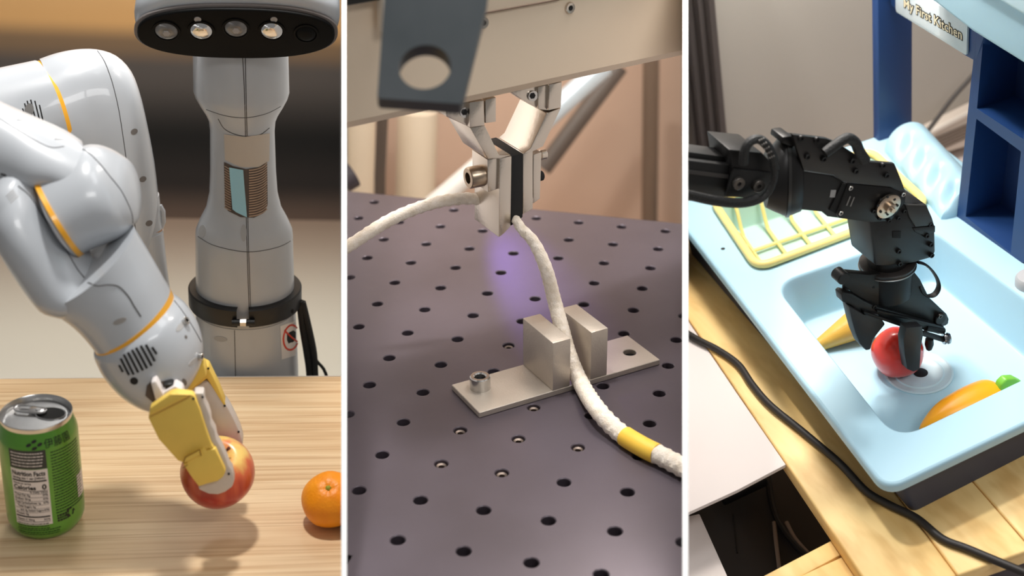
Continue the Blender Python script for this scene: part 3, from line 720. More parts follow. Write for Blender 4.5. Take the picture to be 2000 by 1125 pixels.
# front finger
pslab('front_finger_pad', [(378, 768), (398, 768), (399, 786), (406, 800), (411, 815), (412, 828), (420, 842), (423, 858), (434, 878), (443, 898), (447, 910), (453, 918), (458, 938), (454, 952), (440, 962), (426, 967), (408, 966), (387, 957), (388, 948), (400, 930), (408, 890)], -232, 24, sil, 4, label='milky silicone front finger pad')
ft = (0, -1, 0.10)
pslab('front_finger_shell', [(289.5, 817), (293, 797), (333, 769.5), (345, 767), (374.5, 771), (379.5, 775), (390, 800), (402, 838), (414, 871), (418, 874), (412, 880), (408, 876), (357, 904), (347, 900), (310, 859)], -242, 16, yel, 2.5, label='yellow front finger shell')
pslab('fold_plate', [(291, 814), (294, 797), (333, 770), (372, 771), (350, 786), (320, 800)], -245, 5, yel, 1.2)
pslab('fingertip_shell', [(357, 906), (366, 906), (363, 893), (390, 880), (398, 874), (401, 882), (410, 879), (420, 876.5), (430, 898), (441, 921), (436, 932), (426, 940), (406, 945), (388, 951), (372, 930)], -244, 14, yel, 2.5, label='yellow fingertip shell')
pslab('hinge_tab', [(358, 904), (361, 895), (389, 881), (393, 886), (376, 896), (364, 903)], -248, 6, yel, 1)
for a, b_ in (((358, 905), (362, 893)), ((362, 893), (390, 878)), ((390, 878), (393, 890)), ((357, 914), (366, 908)), ((293, 813), (372, 773))):
    add(P, 'hinge_line', tube([P.y(*a, -248.5), P.y(*b_, -248.5)], 0.9, 6), mat('yellow_shadow_gap', (150, 112, 40), 0.7), arm)
for x, y, Y in ((378, 778, -242), (407, 719, -80), (396, 775, -232), (447, 925, -232), (466, 843, -80), (439, 792, -80)):
    add(P, 'rivet', cyl(P.y(x, y, Y), (0, -1, 0), 2.0, 2, 10), dark, arm)
# =================================================================== BAY 2: metal gripper holding a cord over a drilled metal board
P = P2
def mkcol(n, *a, **k): return mat(n, *a, **k)
alw = mat('bare_aluminium', (214, 204, 192), 0.27, metal=1.0, bump=0.15, bs=200, var=0.06, vs=25)
alw2 = mat('bead_blasted_aluminium', (196, 186, 174), 0.5, metal=0.7, bump=0.35, bs=500, var=0.1, vs=40)
beamm = mat('champagne_aluminium', (226, 206, 182), 0.55, metal=0.1, var=0.04, vs=6)
anod = mat('black_anodised_board', (96, 88, 97), 0.38, metal=0.45, c2=(78, 70, 76), vs=5, bump=0.06, bs=120)
rub = mat('black_rubber', (10, 10, 10), 0.7)
# wall and floor behind
wall2 = mat('beige_wall_paint', (220, 192, 170), 0.9, c2=(204, 174, 152), vs=1.2)
fw = P.ray(1000, 562); fw.z = 0; fw.normalize(); wc = P.cam + fw * 5400
q_ = [P.pl(a, 300, wc, fw) for a in (620, 1390)]
for v_ in q_: v_.z = 0
bm = slab([q_[0] + V((0, 0, -1100)), q_[1] + V((0, 0, -1100)), q_[1] + V((0, 0, 3000)), q_[0] + V((0, 0, 3000))], fw * 30); clip2(P, bm, 677.5, 1333)
add(P, 'wall_back', bm, wall2, base=(0, 0, 0), kind='structure')
bm = slab([q_[0] + V((0, 0, -1100)), q_[1] + V((0, 0, -1100)), q_[1] - fw * 3600 + V((0, 0, -1100)), q_[0] - fw * 3600 + V((0, 0, -1100))], (0, 0, -30)); clip2(P, bm, 677.5, 1333)
add(P, 'floor', bm, mat('brown_floor_paint', (190, 164, 144), 0.8), base=(0, 0, 0), kind='structure')
def bgbar(name, pts, Y, r, m, label, cat, flat=None):
    q = [P.y(a, b_, Y) for a, b_ in pts]; bm = tube(q, r, 12, flat=flat, ref=(0, 1, 0)); clip2(P, bm, 677.5, 1333)
    c = min((v.co for v in bm.verts), key=lambda v: v.z).copy(); o = root(P, name, c, label, cat); add(P, 'shaft', bm, m, o); return o
bgbar('post', [(1272, 90), (1268, 470), (1264, 900)], 2300, 34, mat('taupe_post', (118, 100, 84), 0.7), 'dark taupe post rising behind the back right of the drilled board', 'post')
bgbar('post', [(748, 200), (742, 340), (738, 900)], 2000, 20, mat('umber_post', (84, 72, 62), 0.7), 'thin dark brown post behind the back left of the drilled board', 'post')
bgbar('panel', [(704, 215), (700, 460)], 2600, 60, mat('cream_panel', (228, 214, 190), 0.7), 'pale cream panel beside the thin dark post, behind the left board edge', 'panel')
bgbar('panel', [(816, 215), (808, 480)], 2700, 84, MT['cream_panel'], 'broad cream panel between the thin dark post and the left jaw', 'panel')
bgbar('rod', [(960, 330), (1060, 236), (1180, 128)], 1900, 40, mat('pale_blue_rod', (206, 220, 228), 0.35, metal=0.3), 'pale blue rod slanting up behind the right gripper finger', 'rod')
bgbar('rod', [(1060, 330), (1128, 238), (1210, 130)], 2300, 36, mat('dark_rod', (96, 86, 78), 0.5), 'dark rod slanting beside the pale blue rod', 'rod')
bgbar('rod', [(832, 412), (880, 372), (940, 320)], 1900, 36, mat('white_rod', (226, 222, 214), 0.4), 'white rod slanting behind the big socket screw', 'rod')
bgbar('box', [(670, 352), (690, 340)], 1500, 40, mat('dark_box', (60, 54, 60), 0.6), 'small dark block at the back left corner of the drilled board', 'block')
# drilled board
O2 = P.z(700.6, 637.8); SP = 111.4; an = rad(-42.4); ua = V((math.cos(an), math.sin(an), 0)); ub = V((math.sin(an), -math.cos(an), 0))
ke = (P.z(1005, 405) - O2).dot(ub) / SP
K0 = math.floor(ke) ; bm = bmesh.new(); NS = 16; HR = 12.3
def sq(c, s):
    m_ = max(abs(c), abs(s)); return c / m_, s / m_
cells = []
for i in range(-9, 12):
    for k in range(K0, 9):
        cc = O2 + ua * SP * i + ub * SP * k
        pr = P.proj(cc)
        if pr[0] < 600 or pr[0] > 1410 or pr[1] > 1260: continue
        cells.append((i, k)); lo = max(-0.5, ke - k)
        if lo > 0.15: 
            if lo < 0.5:
                vs = [bm.verts.new(cc + ua * SP * a + ub * SP * b_) for a, b_ in ((-.5, lo), (.5, lo), (.5, .5), (-.5, .5))]; bm.faces.new(vs)
            continue
        ro, ri, rj, rk = [], [], [], []
        for j in range(NS):
            t = 2 * math.pi * j / NS; c_, s_ = math.cos(t), math.sin(t); qx, qy = sq(c_, s_)
            ro.append(bm.verts.new(cc + ua * SP * .5 * qx + ub * SP * max(lo, .5 * qy)))
            ri.append(bm.verts.new(cc + (ua * c_ + ub * s_) * (HR + 1.6))); rj.append(bm.verts.new(cc + (ua * c_ + ub * s_) * HR + V((0, 0, -1.6)))); rk.append(bm.verts.new(cc + (ua * c_ + ub * s_) * HR + V((0, 0, -34))))
        for A, B in ((ro, ri), (ri, rj), (rj, rk)):
            for j in range(NS): bm.faces.new((A[j], A[(j + 1) % NS], B[(j + 1) % NS], B[j]))
        bm.faces.new(rk)
bmesh.ops.remove_doubles(bm, verts=bm.verts[:], dist=0.05)
clip2(P, bm, 677.5, 1333, fill=False)
board = root(P, 'breadboard', O2 + V((150, 100, -40)), 'dark anodised metal board drilled with a grid of holes under the clamped cord', 'metal board')
add(P, 'drilled_top', bm, anod, board, fix=True)
c0_, c1_ = O2 + ua * SP * -9 + ub * SP * ke, O2 + ua * SP * 12 + ub * SP * ke
c2_, c3_ = c1_ + ub * SP * 13, c0_ + ub * SP * 13
bm = slab([c0_ + V((0, 0, -35)), c1_ + V((0, 0, -35)), c2_ + V((0, 0, -35)), c3_ + V((0, 0, -35))], (0, 0, -8)); clip2(P, bm, 677.5, 1333); add(P, 'underside', bm, anod, board)
bm = slab([c0_ + V((0, 0, -.3)), c1_ + V((0, 0, -.3)), c1_ + V((0, 0, -43)), c0_ + V((0, 0, -43))], ub * 3); clip2(P, bm, 677.5, 1333); add(P, 'edge', bm, anod, board)
for px, py in ((903.2, 841.7), (1018.4, 858), (1135.6, 876.9), (868.4, 907.1), (987.1, 923.7), (1046, 798), (998, 676)):
    c = P.z(px, py)
    ii = round((c - O2).dot(ua) / SP); kk = round((c - O2).dot(ub) / SP); c = O2 + ua * SP * ii + ub * SP * kk
    add(P, 'set_screw', lathe([(0, -16), (5, -16), (5.5, -7), (9, -5), (12, -8), (12, -20)], c, (0, 0, 1), 12, cap=False), mat('dull_screw_steel', (120, 108, 100), 0.5, metal=1.0) if 'dull_screw_steel' not in MT else MT['dull_screw_steel'], board)
# board legs
bb = root(P, 'board_stand', (60, 200, -1100), 'dark pedestal under the drilled board', 'stand')
add(P, 'column', box((-80, 60, -1100), (300, 0, 0), (0, 300, 0), (0, 0, 1057), 8), mat('pedestal_grey', (70, 66, 66), 0.6), bb)
# ---- channel bracket
A_, B_, C_, D_ = P.z(880, 748, 12), P.z(936, 806, 12), P.z(1289, 702, 12), P.z(1226, 657, 12)
bu = (C_ - B_).normalized(); bv = V((-bu.y, bu.x, 0)); LU = (C_ - B_).length; LV = 118.0
brk = root(P, 'channel_bracket', B_ + bu * LU / 2 + bv * LV / 2 - V((0, 0, 12)), 'grey aluminium bracket with two upright walls, lying on the drilled board', 'bracket')
def plate_hole(outer, holes, vec, bev=0):
    """flat plate with round holes: outer and holes are lists of coplanar points"""
    vec = V(vec); bm = bmesh.new()
    def loop(pts):
        vs = [bm.verts.new(p) for p in pts]; es = [bm.edges.new((vs[i], vs[(i + 1) % len(vs)])) for i in range(len(vs))]; return vs, es
    L = [loop(outer)] + [loop(h) for h in holes]
    bmesh.ops.triangle_fill(bm, use_beauty=True, use_dissolve=False, edges=[e for l in L for e in l[1]])
    top = bm.faces[:]
    r = bmesh.ops.duplicate(bm, geom=bm.verts[:] + bm.edges[:] + top); mp_ = r['vert_map']
    dup = [v for v in r['geom'] if isinstance(v, bmesh.types.BMVert)]
    for v in dup: v.co += vec
    for vs, es in L:
        w_ = [mp_[v] for v in vs]
        for i in range(len(vs)):
            j = (i + 1) % len(vs); bm.faces.new((vs[i], vs[j], w_[j], w_[i]))
    bmesh.ops.recalc_face_normals(bm, faces=bm.faces[:])
    return bm
hh = P.z(1230, 688, 12); sc_ = P.z(938, 757, 12)
bm = plate_hole([B_, B_ + bu * LU, B_ + bu * LU + bv * LV, B_ + bv * LV], [[hh + V((math.cos(t), math.sin(t), 0)) * 13.5 for t in [2 * math.pi * k / 24 for k in range(24)]]], (0, 0, -12))
bevel(bm, 1.2, 1, 60); add(P, 'base_plate', bm, alw2, brk)
add(P, 'bored_hole', cyl(hh - V((0, 0, 11.8)), (0, 0, 1), 13.4, 1, 24), mat('hole_black', (8, 8, 8), 0.9), brk)
def uu(px, py): h = P.pl(px, py, B_, bv); return (h - B_).dot(bu), h.z
u0, zt0 = uu(1080, 668); u1, _ = uu(1115, 657); u2, zt1 = uu(1155, 652); u3, _ = uu(1188, 642)
zt0 = (zt0 + zt1) / 2
for a, b_ in ((u0, u1), (u2, u3)):
    add(P, 'upright_wall', box(B_ + bu * a + V((0, 0, 0)), bu * (b_ - a), bv * LV, (0, 0, zt0 - 12), 1.8, 2), alw2, brk)
# base plate screw
so = root(P, 'socket_screw', sc_, 'short steel socket screw in the near left end of the channel bracket', 'screw')
add(P, 'head', lathe([(10, 3), (10.5, 24), (13, 26.5), (18, 26.5), (20, 24.5), (20.5, 0), (0, 0)], sc_, (0, 0, 1), 32, cap=False), steel, so)
add(P, 'socket', cyl(sc_ + V((0, 0, 12)), (0, 0, 1), 10.6, 5, 6), dark, so)
# ---- cord
def rope(pts, rads, n=14, turns=0.045):
    bm = tube(pts, rads, n); 
    s = 0
    vs = bm.verts[:]
    for i, p_ in enumerate(pts):
        if i: s += (V(p_) - V(pts[i - 1])).length
        for k in range(n):
            v = vs[i * n + k]; v.co = V(p_) + (v.co - V(p_)) * (1 + 0.05 * math.sin(4 * (2 * math.pi * k / n) + s * 0.33) + 0.03 * math.sin(4 * (2 * math.pi * k / n) - s * 0.33))
    return bm
Yj = 150.0
cv = lambda a, b_, v_: P.pl(a, b_, B_ + bv * v_, bv)
rp_ = [P.y(600, 530, 330), P.y(677, 483, 320), P.y(765, 428, 300), P.y(850, 396, 280), P.y(925, 388, 250), P.y(975, 402, 205), P.y(1003, 424, 160), P.y(1018, 446, 130), P.y(1043, 474, 108), P.y(1066, 524, 85), cv(1083, 588, 104), cv(1098, 645, 66), cv(1111, 692, 36), cv(1133, 745, -4), P.z(1165, 797, 30), P.z(1205, 840, 19), P.z(1250, 870, 18), P.z(1300, 895, 18), P.z(1350, 922, 18), P.z(1420, 960, 18)]
rr_ = [12, 12.5, 12.5, 12, 12, 11, 9, 10, 11.5, 13, 14, 15, 15.5, 16, 16.5, 17, 17.5, 17.5, 17.5, 17.5]
pth = smooth_path(rp_, 14); rads = [rr_[min(19, i // 14)] + (rr_[min(19, i // 14 + 1)] - rr_[min(19, i // 14)]) * ((i % 14) / 14) for i in range(len(pth))]
cordm = mat('white_braided_cord', (244, 234, 222), 0.75, c2=(226, 212, 192), vs=160, bump=0.7, bs=600)
cord = root(P, 'braided_cord', P.z(1130, 790), 'thick off-white braided cord gripped by the metal jaws and passing through the bracket', 'cord')
bm = rope(pth, rads); clip2(P, bm, 677.5, 1333); add(P, 'cord', bm, cordm, cord)
i0 = min(range(len(pth)), key=lambda i: abs(P.proj(pth[i])[0] - 1222) + (0 if i > 150 else 999)); i1 = min(range(len(pth)), key=lambda i: abs(P.proj(pth[i])[0] - 1282) + (0 if i > 150 else 999))
add(P, 'tape', tube(pth[i0:i1 + 1], 18.8, 20), mat('yellow_tape', (250, 204, 74), 0.45, c2=(240, 190, 60), vs=30), cord, label='yellow tape band')
# ---- gripper: everything hangs from the beam
gc = P.y(1000, 440, Yj)
grp = root(P, 'parallel_gripper', gc, 'bare aluminium two finger gripper hanging from a wide champagne coloured beam above the drilled board', 'gripper')
def gp(px, py, off=0.0): return P.pl(px, py, gc + bv * off, bv)
def depth_to(px, py, tx):
    a = gp(px, py); k = 0
    while P.proj(a + bv * k)[0] > tx and k < 400: k += 2
    return k
LJ = depth_to(1041, 294, 991); 
def gs(name, px, off=0.0, L=None, m=None, bev=1.5, label=None, par=None): return add(P, name, slab([gp(a, b_, off) for a, b_ in px], bv * (L or LJ), bev), m or alw, par or grp, label=label)
gs('left_jaw', [(976, 309), (999.5, 305), (997.5, 442), (985, 456), (974, 464)], 0, LJ)
gs('rubber_pad', [(999.8, 305), (1021, 300), (1021, 424), (1006, 436), (998, 441)], 1, LJ + 4, rub, 1)
gs('right_jaw', [(1021.4, 300), (1041, 295), (1041, 408), (1021.4, 419)], 0, LJ)
gs('left_clamp_block', [(952, 312), (975.5, 308), (975.5, 368), (953, 376)], 6, LJ * .62)
gs('right_clamp_block', [(1041.5, 302), (1058, 297), (1055, 388), (1041.5, 398)], 24, LJ * .7)
gs('left_finger', [(918, 250), (947, 245), (975, 303), (999, 303), (976, 310), (953, 311)], 0, LJ * 1.0)
gs('right_finger', [(1068, 221), (1096, 211), (1061, 286), (1041, 296), (1024, 300), (1036, 289)], 0, LJ * 1.0)
gs('mount_block', [(917, 200), (945, 196), (946.8, 245), (918, 249.7)], -3, 52)
gs('mount_block', [(948, 195), (969, 190), (969, 238), (948, 241)], 10, 50)
gs('mount_block', [(1073, 165), (1098, 160), (1096, 210), (1071, 216)], -3, 60)
gs('mount_block', [(1051, 170), (1070, 165), (1070, 216), (1051, 213)], 4, 60)
gs('finger_plate', [(868, 205), (917, 195), (917, 248), (872, 228)], 8, 46)
gs('finger_plate', [(998, 180), (1050, 168), (1050, 212), (1034, 204)], 10, 46)
for px, py, r_ in ((907, 219, 7), (1040, 187, 7)):
    add(P, 'screw_hole', cyl(gp(px, py, 9) , -bv, r_ + 3, 3, 20), steel, grp); add(P, 'screw_hole', cyl(gp(px, py, 6), -bv, r_ - 1, 1.5, 6), dark, grp)
# big side screw
sx0 = gp(953, 340, 30)
sg = add(P, 'clamp_screw', lathe([(20, 0), (20, 3), (17, 4), (17, 12), (21, 12), (21, 40), (19, 43), (11, 43), (10.5, 30), (0, 30)], sx0, -bu, 32, cap=False), mat('worn_nickel', (176, 158, 138), 0.3, metal=1.0), grp, label='large nickel socket screw')
add(P, 'socket', cyl(sx0 - bu * 30, -bu, 10.8, 2, 6), dark, sg)
add(P, 'washer', ring(sx0 - bu * 5, -bu, 16, 21, 4), mat('brass_washer', (190, 140, 70), 0.3, metal=1.0), sg)
for px, py in ((1062, 303), (1056, 345)): add(P, 'side_screw', cyl(gp(px - 8, py, 40), bu, 10, 14, 20, 2), alw if py < 320 else dark, grp)
# beam
zb = gp(930, 200, -40).z
e0, e1 = P.z(677, 257, zb), P.z(1333, 113, zb); bd = (e1 - e0).normalized(); bn = V((bd.y, -bd.x, 0)).normalized()
if bn.dot(P.cam - e0) < 0: bn = -bn
e0 = e0 - bd * 200; e1 = e1 + bd * 200
bm = slab([e0, e1, e1 + V((0, 0, 420)), e0 + V((0, 0, 420))], -bn * 190, 0); bevel(bm, 16, 1, 30); bsurf = Surf(P, bm); clip2(P, bm, 677.5, 1333); add(P, 'beam', bm, beamm, grp, ang=20, label='champagne coloured crossbeam')
def bp_(px, py, off=0.0): return P.pl(px, py, e0 + bn * off, bn)
bm = slab([bp_(820, 50), bp_(952, 23.5), bp_(1090, -2), bp_(1400, -60), bp_(1400, -200), bp_(820, -200)], bn * 7, 1.5); clip2(P, bm, 677.5, 1333)
add(P, 'cover_plate', bm, beamm, grp)
add(P, 'seam', tube([bp_(830, 48, 7), bp_(952, 24.5, 7), bp_(1092, -1, 7)], 1.6, 6), mat('brown_groove', (110, 88, 72), 0.7), grp)
for px, py in ((1112, 15), (943, 44)):
    c = bp_(px, py, 0); q = add(P, 'beam_screw', lathe([(5, 1), (5, 4), (9.5, 4.5), (10.5, 3), (11, -1)], c, bn, 24, cap=False), alw, grp); add(P, 'socket', cyl(c, bn, 5.4, 2.4, 6), dark, q)
add(P, 'end_stop', slab([bp_(733, -30, 10), bp_(768, -38, 10), bp_(766, 52, 10), bp_(734, 60, 10)], bn * 24, 5), mat('cream_block', (228, 214, 196), 0.5), grp)
bm = slab([bp_(640, -60, 12), bp_(790, -80, 12), bp_(790, -12, 12), bp_(640, 14, 12)], bn * 14, 3); clip(P, bm, 677.5, 1); add(P, 'top_rail', bm, blackm, grp)
# ---- near plate with a round hole
pc = P.d(830, 110, 1560); pn = (P.cam - pc).normalized(); pn = (pn + V((0, 0, -0.05)) + V((0, -0.1, 0))).normalized()
f_ = lambda a, b_: P.pl(a, b_, pc, pn)
outer = [f_(741, 192), f_(737, 186), f_(768, -260), f_(990, -260), f_(955, -30), f_(952, 5), f_(904, 197), f_(898, 203)]
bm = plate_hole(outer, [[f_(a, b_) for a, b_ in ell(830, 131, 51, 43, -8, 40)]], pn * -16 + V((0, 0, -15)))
for f in bm.faces: f.material_index = 0 if abs(f.normal.dot(pn)) > 0.9 else 1  # side faces black: their shade is put into the colour
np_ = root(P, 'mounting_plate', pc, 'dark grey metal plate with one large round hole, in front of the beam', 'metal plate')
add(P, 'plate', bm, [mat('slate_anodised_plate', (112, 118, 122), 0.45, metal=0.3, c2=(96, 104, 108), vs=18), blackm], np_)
bm = box(f_(880, -250), (f_(960, -250) - f_(880, -250)), V((0, 0, 700)), -pn * 16, 2); add(P, 'hanger', bm, blackm, np_)
# =================================================================== BAY 3: black robot gripper in a toy kitchen sink
P = P3
sky = mat('pale_blue_toy_plastic', (172, 208, 224), 0.4, sss=0.04)
green_refl = mat('green_reflection_plastic', (184, 216, 206), 0.4)  # green reflection put into the recess's pale colour
navy = mat('navy_toy_plastic', (26, 60, 112), 0.45)
navyd = mat('deep_navy_plastic', (16, 42, 88), 0.5)
char = mat('charcoal_toy_body', (54, 62, 86), 0.5)
pine = wood('yellow_pine', (244, 210, 144), (234, 192, 120), (212, 166, 96), (26, 3.0, 26), 0.5)
blk = mat('black_anodised_arm', (25, 24, 24), 0.42, metal=0.2, spec=0.35)
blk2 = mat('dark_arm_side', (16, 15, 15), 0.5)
lem = mat('lemon_rack_plastic', (244, 218, 136), 0.4)
ZT = -125.0
def zz(l, h=0.0): return [P.z(a, b_, h) for a, b_ in l]
def rpoly(c, r, n=6):
    """rounded polygon: n+1 points to each corner"""
    out = []; m = len(c)
    for i in range(m):
        a, b_, d = V(c[i - 1]), V(c[i]), V(c[(i + 1) % m]); rr = r[i] if isinstance(r, (list, tuple)) else r
        u, w = (a - b_).normalized(), (d - b_).normalized(); p0, p1 = b_ + u * rr, b_ + w * rr
        for k in range(n + 1):
            t = k / n; out.append((p0 * (1 - t) + b_ * t) * (1 - t) + (b_ * (1 - t) + p1 * t) * t)
    return out
# room
YW3 = 1300.0; zf3 = P.y(1850, 300, YW3).z
wall3 = mat('warm_grey_wall_paint', (170, 163, 153), 0.85, c2=(163, 155, 146), vs=1.5)
bm = slab([V((-1300, YW3, zf3)), V((2600, YW3, zf3)), V((2600, YW3, 2600)), V((-1300, YW3, 2600))], (0, 40, 0)); clip(P, bm, 1344, 1); add(P, 'wall_back', bm, wall3, base=(0, 0, 0), kind='structure')
bm = slab([V((-1300, -1200, zf3)), V((2600, -1200, zf3)), V((2600, YW3, zf3)), V((-1300, YW3, zf3))], (0, 0, -30)); clip(P, bm, 1344, 1); add(P, 'floor', bm, mat('pale_floor_vinyl', (222, 208, 202), 0.7), base=(0, 0, 0), kind='structure')
# dark curtain at the left of the wall
drp = []
for i in range(14):
    px = 1345 + i * 5.2; drp.append(P.y(px, 100, YW3 - 60 + 16 * math.sin(i * 1.6)))
bm = bmesh.new(); lo = [bm.verts.new((p_.x, p_.y, zf3 + 30)) for p_ in drp]; hi = [bm.verts.new((p_.x - 60, p_.y, 2500)) for p_ in drp]
for i in range(13): bm.faces.new((lo[i], lo[i + 1], hi[i + 1], hi[i]))
bmesh.ops.solidify(bm, geom=bm.faces[:], thickness=8); clip(P, bm, 1344, 1)
cur = root(P, 'curtain', (drp[5].x, YW3 - 60, zf3 + 30), 'dark taupe curtain hanging at the left of the grey wall above the black arm', 'curtain'); add(P, 'cloth', bm, mat('taupe_curtain', (116, 106, 102), 0.9), cur)
# baseboard heater
ht = root(P, 'baseboard_heater', (P.y(1850, 290, YW3).x, YW3 - 60, zf3), 'beige slotted baseboard heater seen through the gap in the navy toy frame', 'heater')
def ys(l, Y): return [P.y(a, b_, Y) for a, b_ in l]
add(P, 'housing', slab(ys([(1770, 285), (1925, 208), (1925, 275), (1770, 320)], YW3 - 60), (0, 58, 0), 3), mat('beige_heater_paint', (206, 192, 178), 0.6), ht)
for i in range(5): add(P, 'slot', slab(ys([(1806, 279 + i * 6.4), (1900, 238 + i * 6.0), (1900, 241 + i * 6.0), (1806, 282 + i * 6.4)], YW3 - 63), (0, 3, 0)), mat('slot_brown', (112, 96, 84), 0.8) if i == 0 else MT['slot_brown'], ht)
add(P, 'top_rail', slab(ys([(1770, 281), (1925, 203), (1925, 210), (1770, 289)], YW3 - 70), (0, 10, 0), 1), mat('rail_cream', (222, 212, 200), 0.5), ht)
o = add(P, 'wall_cable', tube(smooth_path(ys([(1925, 118), (1896, 152), (1862, 190), (1830, 232), (1803, 268)], YW3 - 110), 6), 7, 8), mat('dark_grey_cable', (62, 56, 52), 0.6), base=P.y(1803, 268, YW3 - 110), label='thin dark cable running down behind the navy toy frame', cat='cable')
# wooden table of planks
S1, S2 = (1787, 1027), (1910, 950)
tabw = root(P, 'plank_table', (0, 0, zf3), 'yellow pine plank table under the toy sink and the long black cable', 'table')
def pline(a, b_, t, h=ZT):      # point along a line of the plank direction
    A, B = P.z(*a, h), P.z(*b_, h); return A + (B - A) * t
g = 1.0
La, Lb = P.z(1344, 622, ZT), P.z(1640, 1060, ZT); s1a, s1b = P.z(1787, 1027, ZT), P.z(1867, 1120, ZT); s2a, s2b = P.z(1910, 950, ZT), P.z(2000, 1053, ZT)
fa, fb = P.z(1873, 1123, ZT), P.z(2000, 1078, ZT)
def ix(a, b_, c, d):       # crossing of two lines in the table plane
    r, q = b_ - a, d - c; t = ((c.x - a.x) * q.y - (c.y - a.y) * q.x) / (r.x * q.y - r.y * q.x); return a + r * t
def aty(a, b_, y): return a + (b_ - a) * ((y - a.y) / (b_.y - a.y))
fl, f1, f2 = ix(La, Lb, fa, fb), ix(s1a, s1b, fa, fb), ix(s2a, s2b, fa, fb); YB = 780
e = V((g, 0, 0)); f3 = f2 + V((420, (fb - fa).y / (fb - fa).x * 420, 0))
sfar = V((P.z(1312, 403).x + 90, YB, ZT))
for q4 in ([aty(La, Lb, YB), fl, f1 - e, sfar - e], [sfar + e, f1 + e, f2 - e, aty(s2a, s2b, YB) - e], [aty(s2a, s2b, YB) + e, f2 + e, f3, V((f3.x + 40, YB, ZT))]):
    bm = slab(q4, (0, 0, -34), 5, 3); clip(P, bm, 1344, 1); add(P, 'plank', bm, pine, tabw)
h2 = ZT - 36
ap0, ap1 = fl + V((6, 6, -35)), f3 + V((0, 6, -35))
add(P, 'apron', slab([ap0, ap1, ap1 + V((0, 0, -260)), ap0 + V((0, 0, -260))], (0, 20, 0), 2), mat('dark_apron_board', (66, 58, 62), 0.7), tabw)
for l in ([(1440, 1150), (1632, 1050), (1652, 1078), (1500, 1160)], [(1545, 1132), (1654, 1082), (1700, 1150), (1560, 1200)]):
    bm = slab(zz(l, h2), (0, 0, -30), 4); add(P, 'cross_rail', bm, pine, tabw)
for x, y in ((0, 300), (500, 300), (190, -300)): add(P, 'leg', box((x, y, zf3), (50, 0, 0), (0, 50, 0), (0, 0, ZT - 40 - zf3), 4), pine, tabw)
# white sheets at the left
def ws(l, h, t, nm, lab, cat, m, c_=True):
    bm = slab(zz(l, h), (0, 0, -t), min(2, t / 3)); 
    if c_: clip(P, bm, 1344, 1)
    b_ = zz([l[1]], h)[0]; o = root(P, nm, (b_.x, b_.y, h - t), lab, cat); add(P, 'panel', bm, m, o); return o
paper = mat('white_card', (222, 212, 208), 0.6)
wb = ws([(1300, 560), (1342, 623), (1437, 764), (1535, 907), (1440, 957), (1344, 1001), (1280, 1030)], ZT - 2, 9, 'white_board', 'large white board lying beside the pine table above the dark gap', 'board', paper)
bm = slab(zz([(1440, 962), (1536, 913), (1344, 1008), (1344, 1016)], ZT - 14)[:3], (0, 0, -3)); bm.free()
ws([(1290, 1020), (1366, 1003), (1432, 1150), (1280, 1180)], ZT - 120, 10, 'white_box', 'white box lid at the bottom left corner beside the dark gap', 'box', paper)
dk = mat('gap_filler_dark', (48, 44, 42), 0.6)
q = zz([(1300, 900), (1640, 820), (1700, 1100), (1400, 1250), (1300, 1250)], ZT - 330)
bm = slab(q, (0, 0, -60), 4); clip(P, bm, 1344, 1); eq = root(P, 'gap_filler', P.z(1500, 1040, ZT - 390), 'added dark case down in the gap between the white board and pine table', 'case'); add(P, 'body', bm, dk, eq)  # slab added to make the gap under the table dark
add(P, 'black_box', box(P.z(1415, 990, ZT - 300), P.z(1500, 950, ZT - 300) - P.z(1415, 990, ZT - 300), V((0, 60, 0)), (0, 0, 26), 5), blk2, eq)
add(P, 'panel_edge', tube(zz([(1432, 1005), (1440, 1080)], ZT - 328), 2, 6), blk2, eq)
gw = mat('warm_grey_cable', (150, 134, 122), 0.6)
for pts, m_, r_, lab in (([(1500, 930), (1512, 1000), (1540, 1050), (1580, 1090)], blk2, 7, 'dark cable dropping into the gap beside the pine table'), ([(1512, 1020), (1516, 1060), (1522, 1110)], gw, 4.5, 'short pale cable standing in the dark gap'), ([(1536, 1020), (1552, 1050), (1578, 1080)], gw, 4.5, 'curved pale cable in the dark gap nearest the pine table')):
    c = zz(pts, ZT - 318); bm = tube(smooth_path(c, 6), r_, 8); add(P, 'loose_cable', bm, m_, base=c[0], label=lab, cat='cable')
# long black cable over the table
cp = [(1250, 585), (1344, 652), (1400, 682), (1442, 712), (1470, 752), (1505, 792), (1570, 845), (1640, 905), (1690, 958), (1735, 985), (1790, 1012), (1840, 1052), (1890, 1072), (1962, 1102), (2010, 1122)]
bm = tube(smooth_path(zz(cp, ZT + 8), 8), 7.5, 12); clip(P, bm, 1344, 1)
add(P, 'black_cable', bm, mat('black_cable_rubber', (30, 25, 22), 0.55), base=P.z(1640, 905, ZT), label='long black cable snaking across the pine planks in front of the toy sink', cat='cable')
